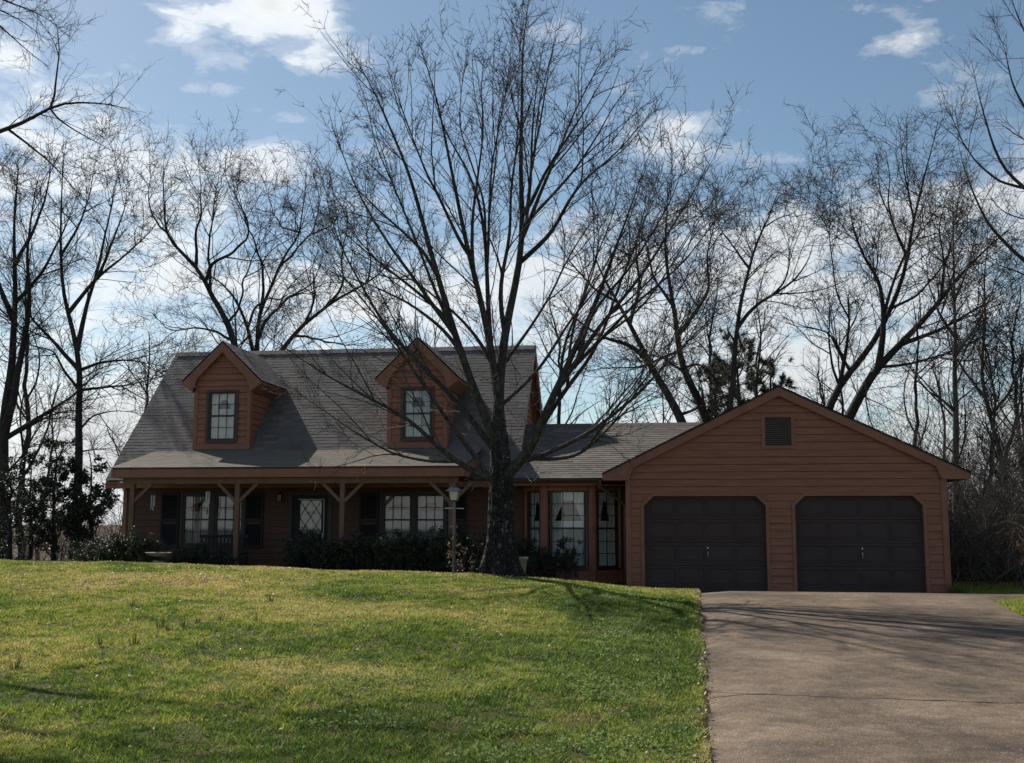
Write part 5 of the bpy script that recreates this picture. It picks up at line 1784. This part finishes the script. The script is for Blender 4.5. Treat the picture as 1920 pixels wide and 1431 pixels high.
def lawn_points(n):
    """points on the lawn, denser near the camera"""
    k = int(n * 3.6)
    Y = 6.6 + (25.6 - 6.6) * rs.rand(k) ** 1.25
    X = rs.uniform(-17.5, .75, k)
    keep = (X < drive_left(Y) - .03 + .11 * (vnoise(X * 0, Y, .22) - .3)) & (X > -4 - .66 * Y)
    X, Y = X[keep], Y[keep]
    Z = ground(X, Y)
    keep = visible(X, Y, Z)
    X, Y, Z = X[keep][:n], Y[keep][:n], Z[keep][:n]
    return X, Y, Z


def dryness(X, Y):
    """0 lush .. 1 straw: patches of dormant grass, mostly to the left and near the crest"""
    d = .25 + .75 * (vnoise(X, Y, 2.6) - .5) + .55 * (vnoise(X + 40, Y, .8) - .5) + .45 * (vnoise(X, Y + 70, .3) - .5)
    d = d + .19 * np.clip((-X - 1.2) / 5, 0, 1) - .10 * np.clip((X + 3.0) / 3, 0, 1)
    for cx, cy, rx, ry, a in ((-4.6, 11.2, 1.3, .9, .32), (-6.2, 17.5, 2.2, 1.6, .2), (-9.5, 20, 2.6, 1.0, .22), (-1.6, 14.5, 1.1, 1.0, .16), (-3.0, 8.2, .9, .5, -.22), (-1.0, 16.5, .8, 1.6, -.25), (-.6, 11.5, 1.0, 1.3, -.2), (-1.4, 8.5, 1.4, 1.2, -.12),
                              (-3.0, 22.2, 1.0, .5, .3), (-1.7, 22.4, .9, .4, .2), (-3.9, 19.8, 2.0, 1.2, -.12)):
        d = d + a * np.exp(-((X - cx) / rx) ** 2 - ((Y - cy) / ry) ** 2)
    edge = np.clip(1 - (drive_left(Y) - X) / .22, 0, 1)
    d = d + .5 * edge
    return np.clip(d, 0, 1)


def grass():
    X, Y, Z = lawn_points(960000)
    n = len(X)
    dep = np.hypot(X, Y)
    dry = dryness(X, Y)
    clump = vnoise(X, Y, .22) * .6 + vnoise(X + 9, Y + 5, .6) * .4
    tex = vnoise(X + 3, Y, .085)
    bare = vnoise(X + 17, Y * 1.6, .55) * .55 + vnoise(X, Y + 13, .2) * .45
    gone = ((vnoise(X, Y + 31, .13) * .6 + tex * .4 > .38) & (bare > .27)) | (rs.rand(n) < .22)
    h = gone * (.018 + .034 * rs.rand(n)) * (.35 + 1.2 * clump) * (1.1 - .35 * dry)
    w = .0022 + .00042 * dep * rs.uniform(.7, 1.3, n)
    a = rs.uniform(0, 2 * np.pi, n)
    lean = rs.uniform(.3, 1.6, n) * h
    la = rs.uniform(0, 2 * np.pi, n)
    bx, by = np.cos(a) * w, np.sin(a) * w
    P = np.stack([X, Y, Z - .004], -1)
    sd_ = np.stack([bx, by, np.zeros(n)], -1)
    tip = P + np.stack([np.cos(la) * lean, np.sin(la) * lean, h], -1)
    V = np.stack([P - sd_, P + sd_, tip], 1).reshape(-1, 3)
    tone = np.clip(dry * .95 + rs.normal(0, .2, n) + (tex - .5) * .5, 0, 1)
    o = fast_mesh('grass', V, np.arange(3 * n).reshape(-1, 3), 'grass_blade', tone=tone, k=3)
    tag(o, 'short patchy green and straw coloured lawn grass', 'grass', None, 'stuff')


grass()


def clover():
    k = 300000
    Y = 6.8 + 17 * rs.rand(k) ** 1.3; X = rs.uniform(-9, .5, k)
    Z = ground(X, Y)
    lush = np.zeros(k)
    for cx, cy, rx, ry, a in ((-2.0, 8.6, .8, .35, 1.0), (-.45, 15.2, .55, 1.5, .9), (-.5, 11.0, .6, 1.0, .6), (-.9, 8.3, 1.1, .6, .6), (-2.6, 10.3, 1.0, .5, .35), (-1.4, 19, 1.2, 1.4, .35), (-.9, 13, .7, .6, .4)):
        lush = np.maximum(lush, a * np.exp(-((X - cx) / rx) ** 2 - ((Y - cy) / ry) ** 2))
    keep = visible(X, Y, Z) & (X < drive_left(Y) - .05) & (rs.rand(k) < np.clip(lush * 1.3 * (vnoise(X, Y, .35) > .45) * (.4 + vnoise(X, Y, .12)), 0, 1))
    X, Y, Z = X[keep], Y[keep], Z[keep]
    n = len(X)
    C = np.stack([X, Y, Z + rs.uniform(.02, .055, n)], -1)
    V, Q = leaf_cards(C, .026, rs, 1.15, flat=.75)
    o = fast_mesh('clover', V, Q, 'clover', tone=np.clip(rs.normal(.5, .2, len(Q)), 0, 1))
    tag(o, 'lush bright green patches of broad leaved clover in the lawn', 'clover', None, 'stuff')


clover()


def litter():
    """pale dead leaves and bits on the lawn"""
    k = 9000
    Y = 7 + 16 * rs.rand(k) ** .8; X = rs.uniform(-14, .4, k)
    pr_ = .16 + .7 * np.clip((Y - 14) / 8, 0, 1) * np.clip((-X) / 8, 0, 1)
    keep = (X < drive_left(Y)) & (rs.rand(k) < pr_)
    X, Y = X[keep], Y[keep]
    e = 420
    Ye = rs.uniform(7, 23.8, e); Xe = drive_left(Ye) - np.abs(rs.normal(0, .07, e)) + .02
    tb = 260
    Xt = rs.normal(-3.0, .8, tb); Yt = rs.normal(22.1, .28, tb)
    X, Y = np.concatenate([X, Xe, Xt]), np.concatenate([Y, Ye, Yt])
    Z = ground(X, Y)
    C = np.stack([X, Y, Z + .035], -1)
    V, Q = leaf_cards(C, .038, rs, 1.5, flat=.5)
    o = fast_mesh('fallen_leaves', V, Q, 'litter_leaf', tone=rs.rand(len(Q)))
    tag(o, 'pale dead leaves scattered over the lawn', 'leaves', None, 'stuff')


litter()


# taller dark tufts standing in the lawn
def tuft_proto():
    n = 20
    a = rs.uniform(0, 6.28, n); r_ = rs.uniform(0, .07, n)
    P = np.stack([np.cos(a) * r_, np.sin(a) * r_, np.full(n, -.01)], -1)
    h = rs.uniform(.08, .21, n)
    ln = rs.uniform(.1, .5, n) * h
    tip = P + np.stack([np.cos(a) * ln, np.sin(a) * ln, h], -1)
    s_ = np.stack([-np.sin(a), np.cos(a), np.zeros(n)], -1) * .005
    mid_ = P * .5 + tip * .5 + np.array([0, 0, .015])
    V = np.stack([P - s_, P + s_, mid_ + s_ * .8, mid_ - s_ * .8, tip, tip + s_ * .1], 1).reshape(-1, 3)
    i = np.arange(n)[:, None] * 6
    Q = np.concatenate([i + np.array([[0, 1, 2, 3]]), i + np.array([[3, 2, 5, 4]])])
    o = fast_mesh('grass_tuft', V, Q, 'tuft', None, tone=rs.rand(len(Q)))
    return o


attr_mat('tuft', 'tone', [(0, (.05, .075, .022)), (1, (.12, .15, .045))], .6, .2, translucent=.2)
proto = tuft_proto()
tufts = [(247, 1140), (345, 1178), (188, 1212), (412, 1165), (480, 1168), (372, 1170), (252, 1210), (375, 1215), (508, 1130), (318, 1185), (300, 1180), (28, 1256)]
for k, (px, py) in enumerate(tufts):
    o = proto if k == 0 else proto.copy()
    if k:
        col.objects.link(o)
    # walk down the ray until it meets the ground
    d = FW + (px - 960) / FPX * RT - (py - 715.5) / FPX * UP
    t = np.linspace(5, 26, 4000)
    p = CAM[None] + d[None] / d[1] * t[:, None]
    i = int(np.argmax(p[:, 2] < ground(p[:, 0], p[:, 1])))
    o.location = (p[i, 0], p[i, 1], float(ground(p[i, 0], p[i, 1])))
    o.rotation_euler = (0, 0, k * 1.7)
    s = .45 + .5 * random.random()
    o.scale = (s, s, s * 1.1)
    tag(o, 'dark spiky tuft of coarse grass standing above the lawn', 'grass tuft', 'coarse grass tufts on the lawn')

# weeds along the garage corner
def spiky(name, x, y, h, w, n, label, seed):
    r2_ = np.random.RandomState(seed)
    z0 = float(ground(x, y))
    a = r2_.uniform(0, 6.28, n); rr = np.abs(r2_.normal(0, w * .3, n))
    P = np.stack([x + np.cos(a) * rr, y + np.sin(a) * rr * .6, np.full(n, z0 - .01)], -1)
    hh = h * r2_.uniform(.5, 1, n)
    tip = P + np.stack([np.cos(a) * hh * .35, np.sin(a) * hh * .3, hh], -1)
    s_ = np.stack([-np.sin(a), np.cos(a), np.zeros(n)], -1) * .009
    V = np.stack([P - s_, P + s_, tip], 1).reshape(-1, 3)
    o = fast_mesh(name, V, np.arange(3 * n).reshape(-1, 3), 'tuft', tone=r2_.rand(n), k=3)
    tag(o, label, 'plant')
    return o


spiky('leafy_plant', 6.30, 26.1, .45, .5, 220, 'clump of dark strap leaves at the right corner of the garage', 301)
spiky('leafy_plant', -1.35, 26.0, .3, .6, 160, 'pale weedy grass clump at the left corner of the garage', 302)


def right_grass():
    n = 190000
    Y = rs.uniform(7, 31, n); X = rs.uniform(5.2, 11, n)
    xr = np.interp(Y, [0, 12, 18.4, 21.1, 21.9, 22.3, 23.4, 24.0, 26.3, 31], [5.2, 5.3, 5.41, 5.7, 6.4, 8.5, 8.5, 6.6, 6.45, 6.4])
    keep = X > xr
    X, Y = X[keep], Y[keep]
    Z = ground(X, Y)
    n = len(X)
    a = rs.uniform(0, 6.28, n); h = rs.uniform(.03, .085, n)
    s_ = np.stack([np.cos(a), np.sin(a), np.zeros(n)], -1) * .009
    P = np.stack([X, Y, Z], -1)
    tip = P + np.stack([rs.normal(size=n) * .02, rs.normal(size=n) * .02, h], -1)
    V = np.stack([P - s_, P + s_, tip], 1).reshape(-1, 3)
    o = fast_mesh('verge_grass', V, np.arange(3 * n).reshape(-1, 3), 'grass_blade', tone=np.clip(rs.normal(.5, .22, n), 0, 1) * .9, k=3)
    tag(o, 'strip of grass beyond the right edge of the driveway', 'grass', None, 'stuff')


right_grass()

# ------------------------------------------------------------------ small things in the yard
lx, ly = -4.40, 22.75
lz = float(ground(lx, ly))
lp = empty('lamp_post', (lx, ly, lz), 'black yard lamp post with four sided lantern left of the lawn tree trunk', 'lamp post')
b = MB()
b.tube([(lx, ly, lz - .05), (lx, ly, lz + .1), (lx, ly, 1.95)], [.05, .036, .032], 12)
b.build('pole', 'black_metal', lp, smooth=False)
b = MB()
b.tube([(lx - .2, ly, 1.80), (lx + .2, ly, 1.795)], .011, 8)
b.build('crossbar', 'silver', lp)
b = MB()
def frus(b, c, z0, w0, z1, w1):
    v = [(c[0] + sx * w * .5, c[1] + sy * w * .5, z) for z, w in ((z0, w0), (z1, w1)) for sx, sy in ((-1, -1), (1, -1), (1, 1), (-1, 1))]
    b.add(v, [(3, 2, 1, 0), (4, 5, 6, 7)] + [(i, (i + 1) % 4, 4 + (i + 1) % 4, 4 + i) for i in range(4)])
frus(b, (lx, ly), 1.94, .10, 1.965, .15)
for sx, sy in ((-1, -1), (1, -1), (1, 1), (-1, 1)):
    b.beam((lx + sx * .068, ly + sy * .068, 1.965), (lx + sx * .105, ly + sy * .105, 2.155), .014, .014, (0, 1, 0))
ln_ = b.build('lantern', 'black_metal', lp)
b = MB(); frus(b, (lx, ly), 1.968, .125, 2.150, .195); b.build('lamp_glass', 'lamp_glass', ln_)
b = MB(); frus(b, (lx, ly), 2.155, .33, 2.245, .10); frus(b, (lx, ly), 2.246, .11, 2.27, .09)
b.lathe([(.03, 0), (.016, .02), (.022, .035), (.004, .06)], (lx, ly, 2.27), 8)
b.build('lamp_roof', 'lamp_metal', ln_)


def vine():
    r3 = np.random.RandomState(77)
    P = []
    for k in range(5):
        a0 = r3.uniform(0, 6.28)
        H = r3.uniform(.6, 1.25)
        t = np.linspace(0, 1, 26)
        rr = .05 + .07 * np.exp(-t * 3) + r3.normal(size=26) * .006
        P.append(np.stack([lx + np.cos(a0 + t * 9) * rr, ly + np.sin(a0 + t * 9) * rr, lz + t * H], -1))
    for k in range(9):
        t = np.linspace(0, 1, 26)
        x0 = lx + r3.uniform(.0, .38); H = r3.uniform(.2, .7)
        P.append(np.stack([x0 + t * r3.normal() * .12 + np.sin(t * 6 + k) * .02, ly + r3.normal() * .06 + t * .05, lz + t * H], -1))
    P = np.array(P); Rr = np.repeat(np.linspace(.007, .003, 26)[None], len(P), 0)
    l1, r1 = sprout(P, Rr, r3, 12, .05, 1., (30, 80), LEN(.04, .16), 4, 0, .25, rk=.012, minr=.002)
    o = empty('climbing_vine', (lx, ly, lz), 'dry leafy vine twining up the lamp post', 'vine')
    fast_mesh('stem', *join([tube_arrays(P, Rr, 5, r3), tube_arrays(l1, r1, 3, r3)]), 'twig_grey', o)
    k = r3.randint(0, len(l1), 420)
    C = l1[k, 3] + r3.normal(size=(420, 3)) * .012
    V, Q = leaf_cards(C, .036, r3, 1.5)
    fast_mesh('foliage', V, Q, 'litter_leaf', o, tone=r3.rand(len(Q)) * .7)


vine()

bx_, by_ = -11.43, 24.0
bz = float(ground(bx_, by_))
bb = empty('bird_bath', (bx_, by_, bz), 'weathered stone bird bath on a pedestal at the top of the lawn', 'bird bath')
b = MB(); b.lathe([(.16, -.03), (.17, .02), (.11, .06), (.075, .14), (.09, .2), (.13, .26)], (bx_, by_, bz), 20); b.build('pedestal', 'bath_stone', bb, smooth=True)
zt_ = .83 - bz
b = MB(); b.lathe([(.11, zt_ - .09), (.2, zt_ - .06), (.285, zt_ - .015), (.295, zt_), (.27, zt_), (.18, zt_ - .03), (.05, zt_ - .045)], (bx_, by_, bz), 28); b.build('basin', 'bath_stone', bb, smooth=True)

pot = empty('garden_pot', (-3.11, 23.3, float(ground(-3.11, 23.3))), 'pale cream garden pot half hidden behind the trunk of the lawn tree', 'pot')
pz = float(ground(-3.11, 23.3))
b = MB(); b.lathe([(.10, 0), (.12, .02), (.16, .34), (.165, .36)], (-3.11, 23.3, pz), 20); b.build('body', 'cream', pot, smooth=True)
b = MB(); b.lathe([(.166, .36), (.19, .365), (.19, .42), (.165, .42), (.15, .38)], (-3.11, 23.3, pz), 20); b.build('rim', 'cream', pot)


def chime(x, z, tubes, L, label):
    o = empty('wind_chime', (x, 26.02, z), label, 'wind chime')
    b = MB(); b.lathe([(.05, 0), (.05, .018)], (x, 25.98, z), 14)
    b.tube([(x, 25.98, z + .018), (x, 25.98, 2.60)], .003, 4)
    b.build('top_disc', 'dark_trim', o)
    for k in range(tubes):
        a = 2 * math.pi * k / tubes + .4
        cx, cy = x + .042 * math.cos(a), 25.98 + .042 * math.sin(a)
        l_ = L * (.72 + .28 * k / max(1, tubes - 1))
        b = MB(); b.tube([(cx, cy, z - .02), (cx, cy, z - .02 - l_)], .010, 8); b.tube([(cx, cy, z + .0), (cx, cy, z - .02)], .002, 4)
        b.build('tube', 'silver', o)
    b = MB(); b.tube([(x, 25.98, z), (x, 25.98, z - L * 1.1)], .002, 4); b.box(x - .016, x + .016, 25.977, 25.983, z - L * 1.1 - .12, z - L * 1.1)
    b.build('wind_sail', 'dark_trim', o)


chime(-12.58, 2.18, 5, .36, 'short metal wind chime under the left end of the porch roof')
chime(-11.16, 2.27, 6, .40, 'longer bright wind chime hanging in front of the left porch window')

# bench on the porch
bn = empty('porch_bench', (-11.2, 27.0, .1), 'dark slatted wooden bench on the porch under the left window', 'bench')
b = MB()
b.box(-11.84, -10.55, 27.14, 27.18, 1.12, 1.20)
for k in range(13):
    x = -11.80 + k * .1
    b.box(x, x + .035, 27.15, 27.17, .66, 1.12)
b.box(-11.84, -10.55, 27.14, 27.18, .60, .66)
b.build('backrest', 'shutter', bn, bevel=.004)
b = MB()
for k in range(4):
    b.box(-11.84, -10.55, 26.72 + k * .105, 26.80 + k * .105, .50, .53)
b.build('seat', 'shutter', bn, bevel=.004)
for x in (-11.80, -10.62):
    for y in (26.76, 27.13):
        b = MB(); b.box(x, x + .05, y, y + .05, .1, .497 if y < 27 else .597); b.build('leg', 'shutter', bn)
    b = MB(); b.box(x - .01, x + .06, 26.74, 27.135, .72, .75); b.box(x, x + .05, 26.76, 26.81, .53, .72); b.build('armrest', 'shutter', bn)

for ob in bpy.data.objects:
    if ob.type == 'MESH' and ob.parent is None and 'label' not in ob and 'kind' not in ob:
        print('UNLABELLED', ob.name)
